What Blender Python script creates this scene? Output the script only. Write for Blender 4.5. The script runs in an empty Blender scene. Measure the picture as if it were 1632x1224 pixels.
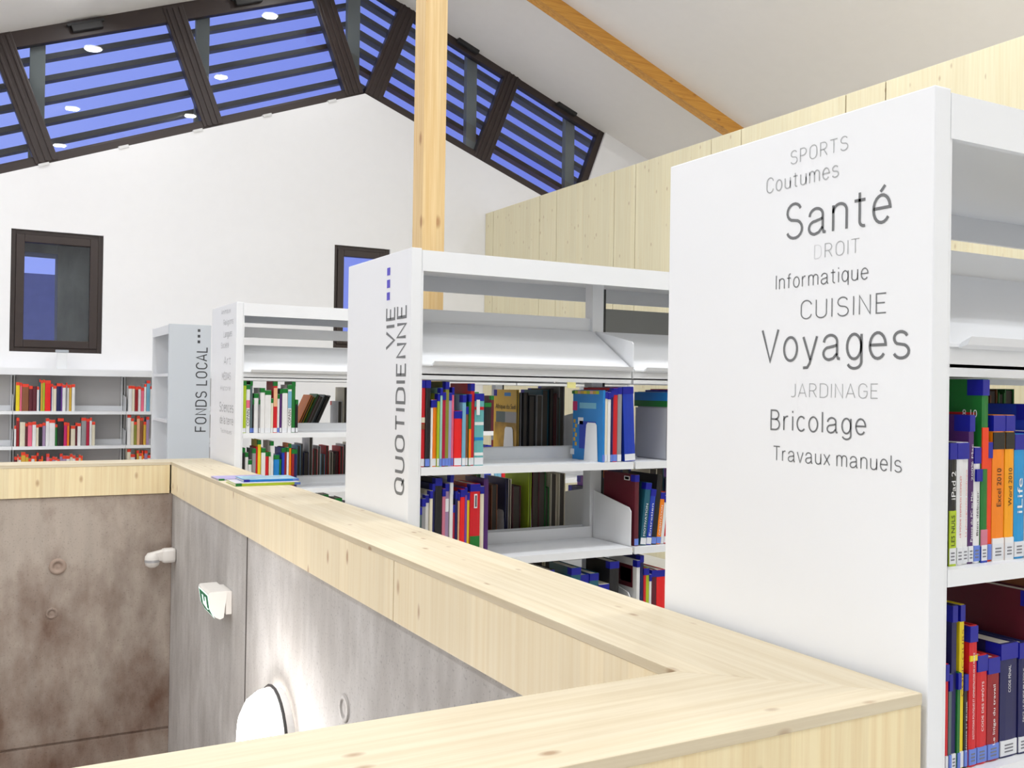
import bpy, math, random
from mathutils import Matrix, Vector
random.seed(11)
C = bpy.context.scene.collection
E = 1.5                                   # eye height; most heights below are given relative to the eye
# ---------------------------------------------------------------- camera
cam = bpy.data.objects.new('camera', bpy.data.cameras.new('camera'))
C.objects.link(cam)
R_ = (0.87577975, -0.4824716, 0.0151982); U_ = (-0.01633019, 0.00185398, 0.99986493); F_ = (0.48243461, 0.87590965, 0.00625518)
cam.matrix_world = Matrix(((R_[0], U_[0], -F_[0], 0), (R_[1], U_[1], -F_[1], 0), (R_[2], U_[2], -F_[2], E), (0, 0, 0, 1)))
cam.data.sensor_width = 36; cam.data.lens = 1544.47 / 1632 * 36; cam.data.clip_start = .05
bpy.context.scene.camera = cam
# ---------------------------------------------------------------- view, sky, lamps
vs = bpy.context.scene.view_settings
vs.view_transform = 'Standard'; vs.look = 'None'; vs.gamma = 1; vs.use_curve_mapping = False
vs.exposure = -0.1
W = bpy.data.worlds.new('dusk'); bpy.context.scene.world = W; W.use_nodes = True
nt = W.node_tree; bg = nt.nodes['Background']
tc = nt.nodes.new('ShaderNodeTexCoord'); sx = nt.nodes.new('ShaderNodeSeparateXYZ'); mr = nt.nodes.new('ShaderNodeMapRange'); rp = nt.nodes.new('ShaderNodeValToRGB')
nt.links.new(tc.outputs['Generated'], sx.inputs[0]); nt.links.new(sx.outputs['X'], mr.inputs[0])
mr.inputs[1].default_value = -.7; mr.inputs[2].default_value = .9
nt.links.new(mr.outputs[0], rp.inputs[0]); nt.links.new(rp.outputs[0], bg.inputs[0])
rp.color_ramp.elements[0].color = (.56, .68, 1.25, 1); rp.color_ramp.elements[1].color = (.06, .10, .72, 1)
bg.inputs[1].default_value = 1.0
LAMP_W = {9.75: 13, 7.07: 18, 4.75: 25, 2.3: 26, -.2: 26}
XR, ZR, SL = 3.70, 4.765, .387            # ridge position, ridge height above the eye, roof slope
YB = 10.60                                # back wall
def zc(x): return ZR - SL * abs(x - XR)
SPOTS = [(x, y) for x in (-3.0, -1.0, 1.05, 3.0) for y in (9.75, 7.07, 4.75, 2.3, -.2)] + [(4.5, 4.75), (4.5, 2.3), (4.5, -.2), (6.45, 4.75), (6.45, 2.3), (6.45, -.2), (8.3, 4.75), (8.3, 2.3)]  # left-wall row added as fill light; right-slope rows are unseen
for i, (x, y) in enumerate(SPOTS):
    l = bpy.data.lights.new('downlight_beam', 'AREA'); l.shape = 'DISK'; l.size = .17; l.energy = LAMP_W[y] * (1.7 if x > 4 else 1); l.color = (.95, .972, 1)  # unseen right-slope lamps strengthened to brighten that side
    o = bpy.data.objects.new('downlight_beam', l); C.objects.link(o)
    o.location = (x, y, zc(x) + E - .045)
# ---------------------------------------------------------------- materials
def lin(c): return tuple(((v / 255) / 12.92 if v / 255 <= .04045 else ((v / 255 + .055) / 1.055) ** 2.4) for v in c) + (1,)
MATS = {}
def mat(name, rgb, rough=.5, metal=0, emit=0, noise=0, spec=.5):
    if name in MATS: return MATS[name]
    m = bpy.data.materials.new(name); m.use_nodes = True; b = m.node_tree.nodes['Principled BSDF']
    c = lin(rgb); b.inputs['Base Color'].default_value = c; b.inputs['Roughness'].default_value = rough; b.inputs['Metallic'].default_value = metal
    b.inputs['Specular IOR Level'].default_value = spec
    if emit: b.inputs['Emission Color'].default_value = c; b.inputs['Emission Strength'].default_value = emit
    if noise:
        n = m.node_tree.nodes; L = m.node_tree.links
        t = n.new('ShaderNodeTexCoord'); q = n.new('ShaderNodeTexNoise'); q.inputs['Scale'].default_value = 9; q.inputs['Detail'].default_value = 4
        r = n.new('ShaderNodeValToRGB'); r.color_ramp.elements[0].color = tuple(v * (1 - noise) for v in c[:3]) + (1,); r.color_ramp.elements[1].color = c
        r.color_ramp.elements[0].position = .35; r.color_ramp.elements[1].position = .6
        L.new(t.outputs['Object'], q.inputs[0]); L.new(q.outputs[0], r.inputs[0]); L.new(r.outputs[0], b.inputs['Base Color'])
    MATS[name] = m; return m
def wood(name, base, dark, axis, lam=.1, across=0, lamvar=.5, knots=1.0, ks=1.0):
    """spruce: grain along `axis`, glued lamellas `lam` wide counted along `across`; object coordinates equal world metres"""
    m = bpy.data.materials.new(name); m.use_nodes = True; n = m.node_tree.nodes; L = m.node_tree.links; b = n['Principled BSDF']
    g = n.new('ShaderNodeNewGeometry')
    sep = n.new('ShaderNodeSeparateXYZ'); L.new(g.outputs['Position'], sep.inputs[0])
    # lamella index -> random tone
    div = n.new('ShaderNodeMath'); div.operation = 'DIVIDE'; L.new(sep.outputs[across], div.inputs[0]); div.inputs[1].default_value = lam
    fl = n.new('ShaderNodeMath'); fl.operation = 'FLOOR'; L.new(div.outputs[0], fl.inputs[0])
    wn = n.new('ShaderNodeTexWhiteNoise'); wn.noise_dimensions = '1D'; L.new(fl.outputs[0], wn.inputs['W'])
    # grain: stretched noise
    mp = n.new('ShaderNodeMapping'); sc = [60, 60, 60]; sc[axis] = 1.6; mp.inputs['Scale'].default_value = sc
    off = n.new('ShaderNodeVectorMath'); off.operation = 'ADD'; L.new(g.outputs['Position'], off.inputs[0])
    wv = n.new('ShaderNodeVectorMath'); wv.operation = 'SCALE'; wv.inputs['Scale'].default_value = 7; L.new(wn.outputs['Color'], wv.inputs[0]); L.new(wv.outputs[0], off.inputs[1])
    L.new(off.outputs[0], mp.inputs[0])
    gr = n.new('ShaderNodeTexNoise'); gr.inputs['Scale'].default_value = 1; gr.inputs['Detail'].default_value = 5; gr.inputs['Roughness'].default_value = .6; L.new(mp.outputs[0], gr.inputs[0])
    # knots
    mk = n.new('ShaderNodeMapping'); sk = [6.5 * ks] * 3; sk[axis] = 3.2 * ks; mk.inputs['Scale'].default_value = sk; L.new(off.outputs[0], mk.inputs[0])
    vo = n.new('ShaderNodeTexVoronoi'); vo.inputs['Scale'].default_value = 1; vo.inputs['Randomness'].default_value = 1; L.new(mk.outputs[0], vo.inputs['Vector'])
    kr = n.new('ShaderNodeValToRGB'); kr.color_ramp.elements[0].position = .05; kr.color_ramp.elements[0].color = (1, 1, 1, 1); kr.color_ramp.elements[1].position = .13; kr.color_ramp.elements[1].color = (0, 0, 0, 1)
    L.new(vo.outputs['Distance'], kr.inputs[0])
    r1 = n.new('ShaderNodeValToRGB'); r1.color_ramp.elements[0].position = .34; r1.color_ramp.elements[1].position = .62
    bl = lin(base); dl = lin(dark)
    mid = tuple(bl[i] * .45 + dl[i] * .55 for i in range(3)) + (1,)
    r1.color_ramp.elements[0].color = mid; r1.color_ramp.elements[1].color = bl; L.new(gr.outputs[0], r1.inputs[0])
    tn = n.new('ShaderNodeMapRange'); tn.inputs[3].default_value = 1 - .30 * lamvar; tn.inputs[4].default_value = 1.03; L.new(wn.outputs['Value'], tn.inputs[0])
    mul = n.new('ShaderNodeVectorMath'); mul.operation = 'SCALE'; L.new(r1.outputs[0], mul.inputs[0]); L.new(tn.outputs[0], mul.inputs['Scale'])
    mx = n.new('ShaderNodeMixRGB'); mx.inputs[2].default_value = lin((int(dark[0] * .72), int(dark[1] * .56), int(dark[2] * .42))); L.new(mul.outputs[0], mx.inputs[1])
    kf = n.new('ShaderNodeMath'); kf.operation = 'MULTIPLY'; kf.inputs[1].default_value = .75 * knots; L.new(kr.outputs[0], kf.inputs[0]); L.new(kf.outputs[0], mx.inputs[0])
    L.new(mx.outputs[0], b.inputs['Base Color']); b.inputs['Roughness'].default_value = .5
    return m
def concrete(name, base, stain, amount, brown_low=False):
    m = bpy.data.materials.new(name); m.use_nodes = True; n = m.node_tree.nodes; L = m.node_tree.links; b = n['Principled BSDF']
    g = n.new('ShaderNodeNewGeometry')
    mp = n.new('ShaderNodeMapping'); mp.inputs['Scale'].default_value = (2.4, 2.4, 1.3); L.new(g.outputs['Position'], mp.inputs[0])
    a = n.new('ShaderNodeTexNoise'); a.inputs['Scale'].default_value = 1.3; a.inputs['Detail'].default_value = 9; a.inputs['Roughness'].default_value = .62; L.new(mp.outputs[0], a.inputs[0])
    mp2 = n.new('ShaderNodeMapping'); mp2.inputs['Scale'].default_value = (16, 16, 3.4); L.new(g.outputs['Position'], mp2.inputs[0])
    f = n.new('ShaderNodeTexNoise'); f.inputs['Scale'].default_value = 1; f.inputs['Detail'].default_value = 6; L.new(mp2.outputs[0], f.inputs[0])
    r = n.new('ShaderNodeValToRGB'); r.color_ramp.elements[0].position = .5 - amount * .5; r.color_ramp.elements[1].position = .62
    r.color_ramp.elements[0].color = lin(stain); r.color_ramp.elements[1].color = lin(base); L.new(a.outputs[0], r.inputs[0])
    if brown_low:      # the brown tone grows stronger towards the bottom
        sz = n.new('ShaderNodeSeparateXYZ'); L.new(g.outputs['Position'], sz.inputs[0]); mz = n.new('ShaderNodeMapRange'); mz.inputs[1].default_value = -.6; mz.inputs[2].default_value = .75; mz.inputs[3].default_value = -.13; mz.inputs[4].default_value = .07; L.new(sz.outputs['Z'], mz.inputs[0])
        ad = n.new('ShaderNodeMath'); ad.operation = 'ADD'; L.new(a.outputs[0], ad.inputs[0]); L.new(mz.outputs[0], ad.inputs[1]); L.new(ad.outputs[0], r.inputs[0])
    mr = n.new('ShaderNodeMapRange'); mr.inputs[1].default_value = .3; mr.inputs[2].default_value = .7; mr.inputs[3].default_value = .90; mr.inputs[4].default_value = 1.05; L.new(f.outputs[0], mr.inputs[0])
    s = n.new('ShaderNodeVectorMath'); s.operation = 'SCALE'; L.new(r.outputs[0], s.inputs[0]); L.new(mr.outputs[0], s.inputs['Scale'])
    sp = n.new('ShaderNodeTexNoise'); sp.inputs['Scale'].default_value = 90; sp.inputs['Detail'].default_value = 2
    L.new(g.outputs['Position'], sp.inputs[0])
    mr2 = n.new('ShaderNodeMapRange'); mr2.inputs[1].default_value = .3; mr2.inputs[2].default_value = .4; mr2.inputs[3].default_value = .72; mr2.inputs[4].default_value = 1; L.new(sp.outputs[0], mr2.inputs[0])
    s2 = n.new('ShaderNodeVectorMath'); s2.operation = 'SCALE'; L.new(s.outputs[0], s2.inputs[0]); L.new(mr2.outputs[0], s2.inputs['Scale'])
    L.new(s2.outputs[0], b.inputs['Base Color'])
    bp = n.new('ShaderNodeBump'); bp.inputs['Strength'].default_value = .25; bp.inputs['Distance'].default_value = .01; L.new(a.outputs[0], bp.inputs['Height']); L.new(bp.outputs[0], b.inputs['Normal'])
    b.inputs['Roughness'].default_value = .75
    return m
def glass(name, tint=(.93, .96, 1)):
    m = bpy.data.materials.new(name); m.use_nodes = True; n = m.node_tree.nodes; L = m.node_tree.links
    n.remove(n['Principled BSDF']); out = n['Material Output']
    t = n.new('ShaderNodeBsdfTransparent'); t.inputs[0].default_value = tint + (1,)
    g = n.new('ShaderNodeBsdfGlossy'); g.inputs['Roughness'].default_value = .01
    fr = n.new('ShaderNodeFresnel'); fr.inputs[0].default_value = 1.5
    mx = n.new('ShaderNodeMixShader'); L.new(fr.outputs[0], mx.inputs[0]); L.new(t.outputs[0], mx.inputs[1]); L.new(g.outputs[0], mx.inputs[2]); L.new(mx.outputs[0], out.inputs[0])
    return m
PAINT = mat('white wall paint', (246, 246, 248), .8, noise=.01)
CEIL = mat('ceiling paint', (240, 236, 233), .9, noise=.01)
STEEL = mat('white powder coated steel', (238, 240, 243), .38)
STEELG = mat('grey steel', (166, 166, 161), .5)  # the raised plate is a darker grey than the other plates
SLOT = mat('dark slotted steel', (48, 48, 50), .5)
DARK = mat('dark bronze aluminium frame', (50, 38, 35), .42)
LOUV = mat('dark weathered louvre', (62, 60, 58), .6)
DARKW = mat('dark joint backing', (120, 96, 62), .8)
POSTX = mat('grey exterior steel post', (138, 140, 128), .6)
GLASS = glass('window glass')
FLOOR = mat('grey linoleum', (226, 225, 223), .45, noise=.06)
INK = mat('grey vinyl lettering', (112, 114, 116), .5)
INKL = mat('pale grey vinyl lettering', (172, 174, 176), .5)
INKV = mat('violet vinyl square', (84, 74, 196), .5)
INKD = mat('dark vinyl lettering', (66, 68, 72), .5)
WCAPY = wood('spruce cap, grain along the row', (218, 206, 180), (198, 180, 146), 1, .29, 0, .1, .9, 1.9)
WCAPX = wood('spruce cap, grain across', (218, 206, 180), (198, 180, 146), 0, .29, 1, .1, .9, 1.9)
WSIDEY = wood('spruce panel, upright grain', (252, 238, 206), (240, 220, 178), 2, .085, 1, .14, .9, 1.3)
WSIDEX = wood('spruce panel facing, upright grain', (244, 228, 186), (226, 198, 146), 2, .085, 0, .2, .9, 1.3)
WWALL = wood('spruce wall panel', (232, 224, 192), (222, 208, 168), 2, .12, 1, .12, .6, 1.7)
WPOST = wood('spruce post', (226, 198, 146), (202, 158, 92), 2, .06, 0, .2, .9)
WBEAM = wood('larch beam', (226, 166, 72), (176, 104, 32), 0, .045, 1, .5, .6)
CONCR = concrete('pale cast concrete', (206, 203, 200), (184, 180, 176), .2)
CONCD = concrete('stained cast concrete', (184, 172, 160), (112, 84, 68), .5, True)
STONE = concrete('old rubble wall', (110, 112, 104), (60, 62, 58), .5)
# ---------------------------------------------------------------- geometry helpers
class MB:
    def __init__(s): s.v = []; s.f = []
    def hexa(s, p):
        i = len(s.v); s.v += [tuple(q) for q in p]
        s.f += [tuple(i + k for k in f) for f in ((0, 3, 2, 1), (4, 5, 6, 7), (0, 1, 5, 4), (1, 2, 6, 5), (2, 3, 7, 6), (3, 0, 4, 7))]; return s
    def box(s, x0, x1, y0, y1, z0, z1):
        return s.hexa([(x0, y0, z0), (x1, y0, z0), (x1, y1, z0), (x0, y1, z0), (x0, y0, z1), (x1, y0, z1), (x1, y1, z1), (x0, y1, z1)])
    def prism(s, poly, a0, a1, axis):
        """poly in the two other axes (cyclic order), extruded along axis from a0 to a1"""
        i = len(s.v); n = len(poly)
        for a in (a0, a1):
            for (p, q) in poly:
                s.v.append({0: (a, p, q), 1: (p, a, q), 2: (p, q, a)}[axis])
        s.f.append(tuple(range(i, i + n))[::-1]); s.f.append(tuple(range(i + n, i + 2 * n)))
        for k in range(n): s.f.append((i + k, i + (k + 1) % n, i + n + (k + 1) % n, i + n + k))
        return s
    def build(s, name, m, parent=None, at=None, bevel=0, smooth=False):
        """vertices are world coordinates with eye-relative z; the object's origin goes to `at` (same frame)"""
        if at is None: at = PARENT_AT.get(parent, (0, 0, -E)) if parent else (sum(v[0] for v in s.v) / len(s.v), sum(v[1] for v in s.v) / len(s.v), min(v[2] for v in s.v))
        me = bpy.data.meshes.new(name); me.from_pydata([(v[0] - at[0], v[1] - at[1], v[2] - at[2]) for v in s.v], [], s.f)
        me.materials.append(m)
        import bmesh
        b = bmesh.new(); b.from_mesh(me); bmesh.ops.recalc_face_normals(b, faces=b.faces)
        if bevel: bmesh.ops.bevel(b, geom=list(b.edges), offset=bevel, segments=2, affect='EDGES', profile=.6)
        b.to_mesh(me); b.free()
        if smooth:
            for p in me.polygons: p.use_smooth = True
        o = bpy.data.objects.new(name, me); C.objects.link(o)
        if parent:
            o.parent = parent; pa = PARENT_AT[parent]; o.location = (at[0] - pa[0], at[1] - pa[1], at[2] - pa[2])
        else: o.location = (at[0], at[1], at[2] + E)
        PARENT_AT[o] = at
        return o
PARENT_AT = {}
def bx(*a): return MB().box(*a)
def thing(name, label, cat, at, group=None):
    o = bpy.data.objects.new(name, None); C.objects.link(o); o.location = (at[0], at[1], at[2] + E); o.empty_display_size = .1
    PARENT_AT[o] = at; return tag(o, label, cat, group)
def tag(o, label=None, cat=None, group=None, kind=None):
    for k, v in (('label', label), ('category', cat), ('group', group), ('kind', kind)):
        if v: o[k] = v
    return o
def struct(o, label=None): o['kind'] = 'structure'; return tag(o, label)
# panel lettering is drawn with strokes of even width (a light grotesque), book titles with the built-in font
def arc(cx, cy, rx, ry, a0, a1, n=11): return [(cx + rx * math.cos(math.radians(a0 + (a1 - a0) * k / n)), cy + ry * math.sin(math.radians(a0 + (a1 - a0) * k / n))) for k in range(n + 1)]
_o = arc(.2, .365, .18, .365, 90, 450, 22); _bowl = arc(.19, .365, .17, .36, 90, 450, 22)
_s = arc(.17, .545, .145, .18, 20, 235) + arc(.18, .185, .165, .19, 65, -160); _e = [(.02, .385), (.38, .385)] + arc(.2, .365, .18, .365, 8, 322, 18)
_E = [[(.36, 1), (.03, 1), (.03, 0), (.36, 0)], [(.03, .52), (.32, .52)]]
_O = arc(.25, .68, .21, .33, 0, 180) + arc(.25, .32, .21, .33, 180, 360) + [(.46, .68)]
GL = {' ': (.18, []), 'a': (.44, [[(.03, .52)] + arc(.2, .53, .165, .2, 165, 0) + [(.365, .13), (.39, .03), (.44, .02)], [(.365, .43), (.29, .40), (.17, .37)] + arc(.17, .185, .15, .185, 90, 270) + [(.27, .04), (.365, .18)]]),
 'b': (.38, [[(.03, 1), (.03, 0)], arc(.2, .365, .17, .36, 90, 450, 22)]), 'c': (.36, [arc(.2, .365, .18, .365, 45, 318, 16)]), 'd': (.38, [_bowl, [(.365, 1), (.365, 0)]]),
 'e': (.39, [_e]), 'é': (.39, [_e, [(.17, .82), (.27, .98)]]), 'f': (.24, [arc(.21, .86, .1, .14, 80, 180) + [(.11, 0)], [(.0, .71), (.24, .71)]]),
 'g': (.39, [_bowl, [(.365, .72), (.365, -.08)] + arc(.2, -.08, .165, .19, 0, -160)]), 'h': (.38, [[(.03, 1), (.03, 0)], [(.03, .5)] + arc(.19, .52, .16, .21, 180, 0) + [(.35, 0)]]),
 'i': (.06, [[(.03, 0), (.03, .72)], [(.03, .9), (.03, 1)]]), 'l': (.06, [[(.03, 0), (.03, 1)]]),
 'm': (.62, [[(.03, 0), (.03, .72)], [(.03, .5)] + arc(.17, .53, .14, .2, 180, 0) + [(.31, 0)], [(.31, .5)] + arc(.45, .53, .14, .2, 180, 0) + [(.59, 0)]]),
 'n': (.38, [[(.03, 0), (.03, .72)], [(.03, .5)] + arc(.19, .52, .16, .21, 180, 0) + [(.35, 0)]]), 'o': (.4, [_o]), 'q': (.39, [_bowl, [(.365, .72), (.365, -.25)]]),
 'r': (.24, [[(.03, 0), (.03, .72)], [(.03, .47)] + arc(.19, .49, .16, .22, 180, 80)]), 's': (.35, [_s]), 't': (.26, [[(.12, .92), (.12, .15)] + arc(.22, .15, .1, .15, 180, 285), [(.0, .71), (.25, .71)]]),
 'u': (.38, [[(.03, .72), (.03, .22)] + arc(.19, .22, .16, .21, 180, 360) + [(.35, .5)], [(.35, .72), (.35, 0)]]), 'v': (.36, [[(.0, .72), (.18, 0), (.36, .72)]]), 'x': (.36, [[(.01, .72), (.35, 0)], [(.35, .72), (.01, 0)]]),
 'y': (.36, [[(.0, .72), (.19, .0)], [(.36, .72), (.17, -.1), (.11, -.22), (.0, -.23)]]),
 'A': (.46, [[(.0, 0), (.23, 1), (.46, 0)], [(.07, .3), (.39, .3)]]), 'B': (.44, [[(.03, .53), (.03, 1), (.2, 1)] + arc(.22, .77, .16, .23, 90, -90) + [(.03, .54), (.03, 0), (.22, 0)] + arc(.23, .27, .19, .27, -90, 90)]),
 'C': (.46, [arc(.25, .68, .21, .33, 15, 180) + arc(.25, .32, .21, .33, 180, 345)]), 'D': (.46, [[(.03, 0), (.03, 1), (.2, 1)] + arc(.2, .7, .24, .3, 90, 0) + arc(.2, .3, .24, .3, 0, -90) + [(.03, 0)]]),
 'E': (.38, _E), 'É': (.38, _E + [[(.16, 1.1), (.26, 1.25)]]), 'F': (.38, [[(.38, 1), (.03, 1), (.03, 0)], [(.03, .5), (.33, .5)]]),
 'G': (.47, [arc(.25, .68, .21, .33, 15, 180) + arc(.25, .32, .21, .33, 180, 350) + [(.46, .48), (.28, .48)]]), 'H': (.44, [[(.03, 0), (.03, 1)], [(.41, 0), (.41, 1)], [(.03, .5), (.41, .5)]]),
 'I': (.06, [[(.03, 0), (.03, 1)]]), 'J': (.28, [[(.25, 1), (.25, .2)] + arc(.11, .2, .14, .2, 0, -130)]), 'L': (.36, [[(.03, 1), (.03, 0), (.36, 0)]]), 'M': (.56, [[(.03, 0), (.03, 1), (.28, .3), (.53, 1), (.53, 0)]]),
 'N': (.44, [[(.03, 0), (.03, 1), (.41, 0), (.41, 1)]]), 'O': (.5, [_O]), 'P': (.42, [[(.03, 0), (.03, 1), (.2, 1)] + arc(.2, .73, .19, .27, 90, -90) + [(.03, .46)]]), 'Q': (.5, [_O, [(.29, .24), (.48, -.04)]]),
 'R': (.44, [[(.03, 0), (.03, 1), (.2, 1)] + arc(.21, .74, .18, .26, 90, -90) + [(.03, .48)], [(.22, .48), (.42, 0)]]), 'S': (.44, [arc(.22, .755, .18, .245, 20, 245) + arc(.23, .25, .2, .26, 65, -160)]),
 'T': (.42, [[(.0, 1), (.42, 1)], [(.21, 1), (.21, 0)]]), 'U': (.46, [[(.03, 1), (.03, .25)] + arc(.23, .25, .2, .26, 180, 360) + [(.43, 1)]]), 'V': (.46, [[(.0, 1), (.23, 0), (.46, 1)]])}
def strokes(text, origin, right, up, width, cap, m, parent, wt=.08, label=None, name='lettering', gap=.15):
    """a word in even strokes: wt is the stroke width over the cap height"""
    tot = sum(GL[c][0] for c in text) + gap * (len(text) - 1); kx = width / tot; hw = wt * cap / 2
    o3 = Vector(origin); r = Vector(right); u = Vector(up); V = []; Fc = []; x = 0
    for c in text:
        for pl in GL[c][1]:
            P = [((x + p[0]) * kx, p[1] * cap) for p in pl]; closed = math.hypot(P[0][0] - P[-1][0], P[0][1] - P[-1][1]) < 1e-6
            if closed: P = P[:-1]
            P = [q for k, q in enumerate(P) if k == 0 or math.hypot(q[0] - P[k - 1][0], q[1] - P[k - 1][1]) > 1e-6]
            n = len(P); i0 = len(V)
            for k in range(n):
                a = P[k - 1] if (k or closed) else None; b = P[(k + 1) % n] if (k < n - 1 or closed) else None; q = P[k]
                ds = []
                if a: d = (q[0] - a[0], q[1] - a[1]); l_ = math.hypot(*d) or 1; ds.append((d[0] / l_, d[1] / l_))
                if b: d = (b[0] - q[0], b[1] - q[1]); l_ = math.hypot(*d) or 1; ds.append((d[0] / l_, d[1] / l_))
                nx = -sum(d[1] for d in ds); ny = sum(d[0] for d in ds); l_ = math.hypot(nx, ny) or 1; nx /= l_; ny /= l_
                mi = 1 / max(.55, abs(-ds[0][1] * nx + ds[0][0] * ny)); e = [0, 0]
                for sg in (1, -1):
                    X_ = q[0] + nx * hw * mi * sg; Y_ = q[1] + ny * hw * mi * sg; V.append(tuple(o3 + r * X_ + u * Y_))
            for k in range(n if closed else n - 1): j = (k + 1) % n; Fc.append((i0 + 2 * k, i0 + 2 * k + 1, i0 + 2 * j + 1, i0 + 2 * j))
        x += GL[c][0] + gap
    me = bpy.data.meshes.new(name); at = PARENT_AT[parent]; me.from_pydata([(v[0] - at[0], v[1] - at[1], v[2] - at[2]) for v in V], [], Fc); me.materials.append(m)
    o = bpy.data.objects.new(name, me); C.objects.link(o); o.parent = parent; PARENT_AT[o] = at
    if label: o['label'] = label
    return o
CACHE = {}
def glyphs(text):
    if text in CACHE: return CACHE[text]
    c = bpy.data.curves.new('t', 'FONT'); c.body = text; c.size = 1; c.resolution_u = 3
    o = bpy.data.objects.new('t', c); C.objects.link(o)
    me = bpy.data.meshes.new_from_object(o.evaluated_get(bpy.context.evaluated_depsgraph_get()))
    V = [tuple(v.co) for v in me.vertices]; Fc = [tuple(p.vertices) for p in me.polygons]
    bpy.data.objects.remove(o); bpy.data.curves.remove(c); bpy.data.meshes.remove(me)
    x0 = min(v[0] for v in V); x1 = max(v[0] for v in V)
    CACHE[text] = ([(v[0] - x0, v[1]) for v in V], Fc, x1 - x0); return CACHE[text]
def lettering(text, origin, right, up, width, cap, m, parent, label=None, name='lettering', capref=.68):
    V, Fc, w = glyphs(text); o3 = Vector(origin); r = Vector(right); u = Vector(up); at = PARENT_AT[parent]
    VV = [tuple(o3 + r * (x * width / w) + u * (y * cap / capref)) for x, y in V]
    me = bpy.data.meshes.new(name); me.from_pydata([(v[0] - at[0], v[1] - at[1], v[2] - at[2]) for v in VV], [], Fc); me.materials.append(m)
    o = bpy.data.objects.new(name, me); C.objects.link(o); o.parent = parent; PARENT_AT[o] = at
    if label: o['label'] = label
    return o
# ================================================================ THE ROOM
XL, XE, YN = -4.0, 9.6, -3.0
def low(x): return 3.39 - (.372 * (3.85 - x) if x < 3.85 else .385 * (x - 3.85))
th = math.atan(SL); cs, sn = math.cos(th), math.sin(th)
# the glazed gable band ends on the right where its last jamb leans out
GR_TOP = (7.19, 3.415); GR_BOT = (6.76, low(6.76))
W1 = (.258, 1.090, .304, 1.500); W2 = (3.516, 4.190, .45, 1.62)
w = MB()
def col(x0, x1, z0=None, top=None): w.prism([(x0, -E if z0 is None else z0), (x1, -E if z0 is None else z0), (x1, low(x1) if top is None else top), (x0, low(x0) if top is None else top)], YB, YB + .3, 1)
col(XL, W1[0]); col(W1[0], W1[1], None, W1[2]); col(W1[0], W1[1], W1[3]); col(W1[1], W2[0]); col(W2[0], W2[1], None, W2[2])
w.prism([(W2[0], W2[3]), (W2[1], W2[3]), (W2[1], low(W2[1])), (3.85, low(3.85)), (W2[0], low(W2[0]))], YB, YB + .3, 1)
col(W2[1], GR_BOT[0])
w.prism([(GR_BOT[0], -E), (XE, -E), (XE, zc(XE) + .03), (GR_TOP[0], zc(GR_TOP[0]) + .03), GR_TOP, GR_BOT], YB, YB + .3, 1)
struct(w.build('wall_back', PAINT, at=(3, YB, -E)), 'white plastered gable wall with two small windows under the glazed band')
struct(bx(XL - .2, XL, YN, YB + .3, -E, zc(XL) + .1).build('wall_left', PAINT))
struct(bx(XL - .2, XE + .2, YN - .2, YN, -E, 4.9).build('wall_front', PAINT))
struct(bx(XE, XE + .2, YN, YB + .3, -E, zc(XE) + .1).build('wall_far_right', PAINT))
c = MB()
c.prism([(XL - .2, zc(XL - .2)), (XR, ZR), (XE + .2, zc(XE + .2)), (XE + .2, zc(XE + .2) + .25), (XR, ZR + .25), (XL - .2, zc(XL - .2) + .25)], YN - .2, YB + .2, 1)
struct(c.build('ceiling', CEIL, at=(XR, 3, zc(XL))), 'pale grey plastered pitched ceiling')
# floor around the stairwell (well: x from XW0 to XI, y from YFI to YBI)
XP, XI, YFO, YFI, YBI, YBO, ZP, ZBOT = 1.4014, 1.1065, 1.0956, 1.3802, 6.5844, 6.8512, -.5, -.7031
XW0 = -3.2
f = MB(); f.box(XL, XW0, YN, YB, -E - .2, -E); f.box(XW0, XE, YN, YFI + .01, -E - .2, -E); f.box(XI + .02, XE, YFI + .01, YB, -E - .2, -E); f.box(XW0, XI + .02, YBI + .02, YB, -E - .2, -E)
struct(f.build('floor', FLOOR, at=(3, 3, -E)), 'grey floor around the stairwell')
# concrete stairwell walls, cast in panels
S = tag(thing('wall_stairwell', None, None, (XI, 4, -4.4)), kind='structure', label='pale cast concrete wall below the long parapet')
del_keys = [k for k in ('category',) if k in S.keys()]
XC = 1.122; YC = 6.60
for (y0, y1) in ((YFI, 4.590), (4.600, YC + .19)):
    bx(XC, XC + .2, y0, y1, -4.4, ZBOT - .003).build('concrete_panel', CONCR, S)
bx(XC - .0006, XC + .19, 4.584, 4.604, -4.4, ZBOT - .003).build('joint', mat('dark concrete joint', (74, 68, 64), .9), S)
S2 = tag(thing('wall_stairwell', None, None, (-1, YC, -4.4)), kind='structure', label='brown stained concrete wall at the far end of the stairwell')
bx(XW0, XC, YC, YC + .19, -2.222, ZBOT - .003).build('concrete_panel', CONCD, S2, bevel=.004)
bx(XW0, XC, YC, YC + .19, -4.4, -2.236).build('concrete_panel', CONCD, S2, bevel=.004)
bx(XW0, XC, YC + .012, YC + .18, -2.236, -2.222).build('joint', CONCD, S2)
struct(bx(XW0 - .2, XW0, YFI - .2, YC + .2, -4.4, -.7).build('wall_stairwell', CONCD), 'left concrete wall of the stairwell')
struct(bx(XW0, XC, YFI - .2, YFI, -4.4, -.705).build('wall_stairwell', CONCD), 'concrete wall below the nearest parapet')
struct(bx(XW0, XC + .1, YFI, YC + .1, -4.55, -4.4).build('floor', FLOOR), 'lower floor of the stairwell')
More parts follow.
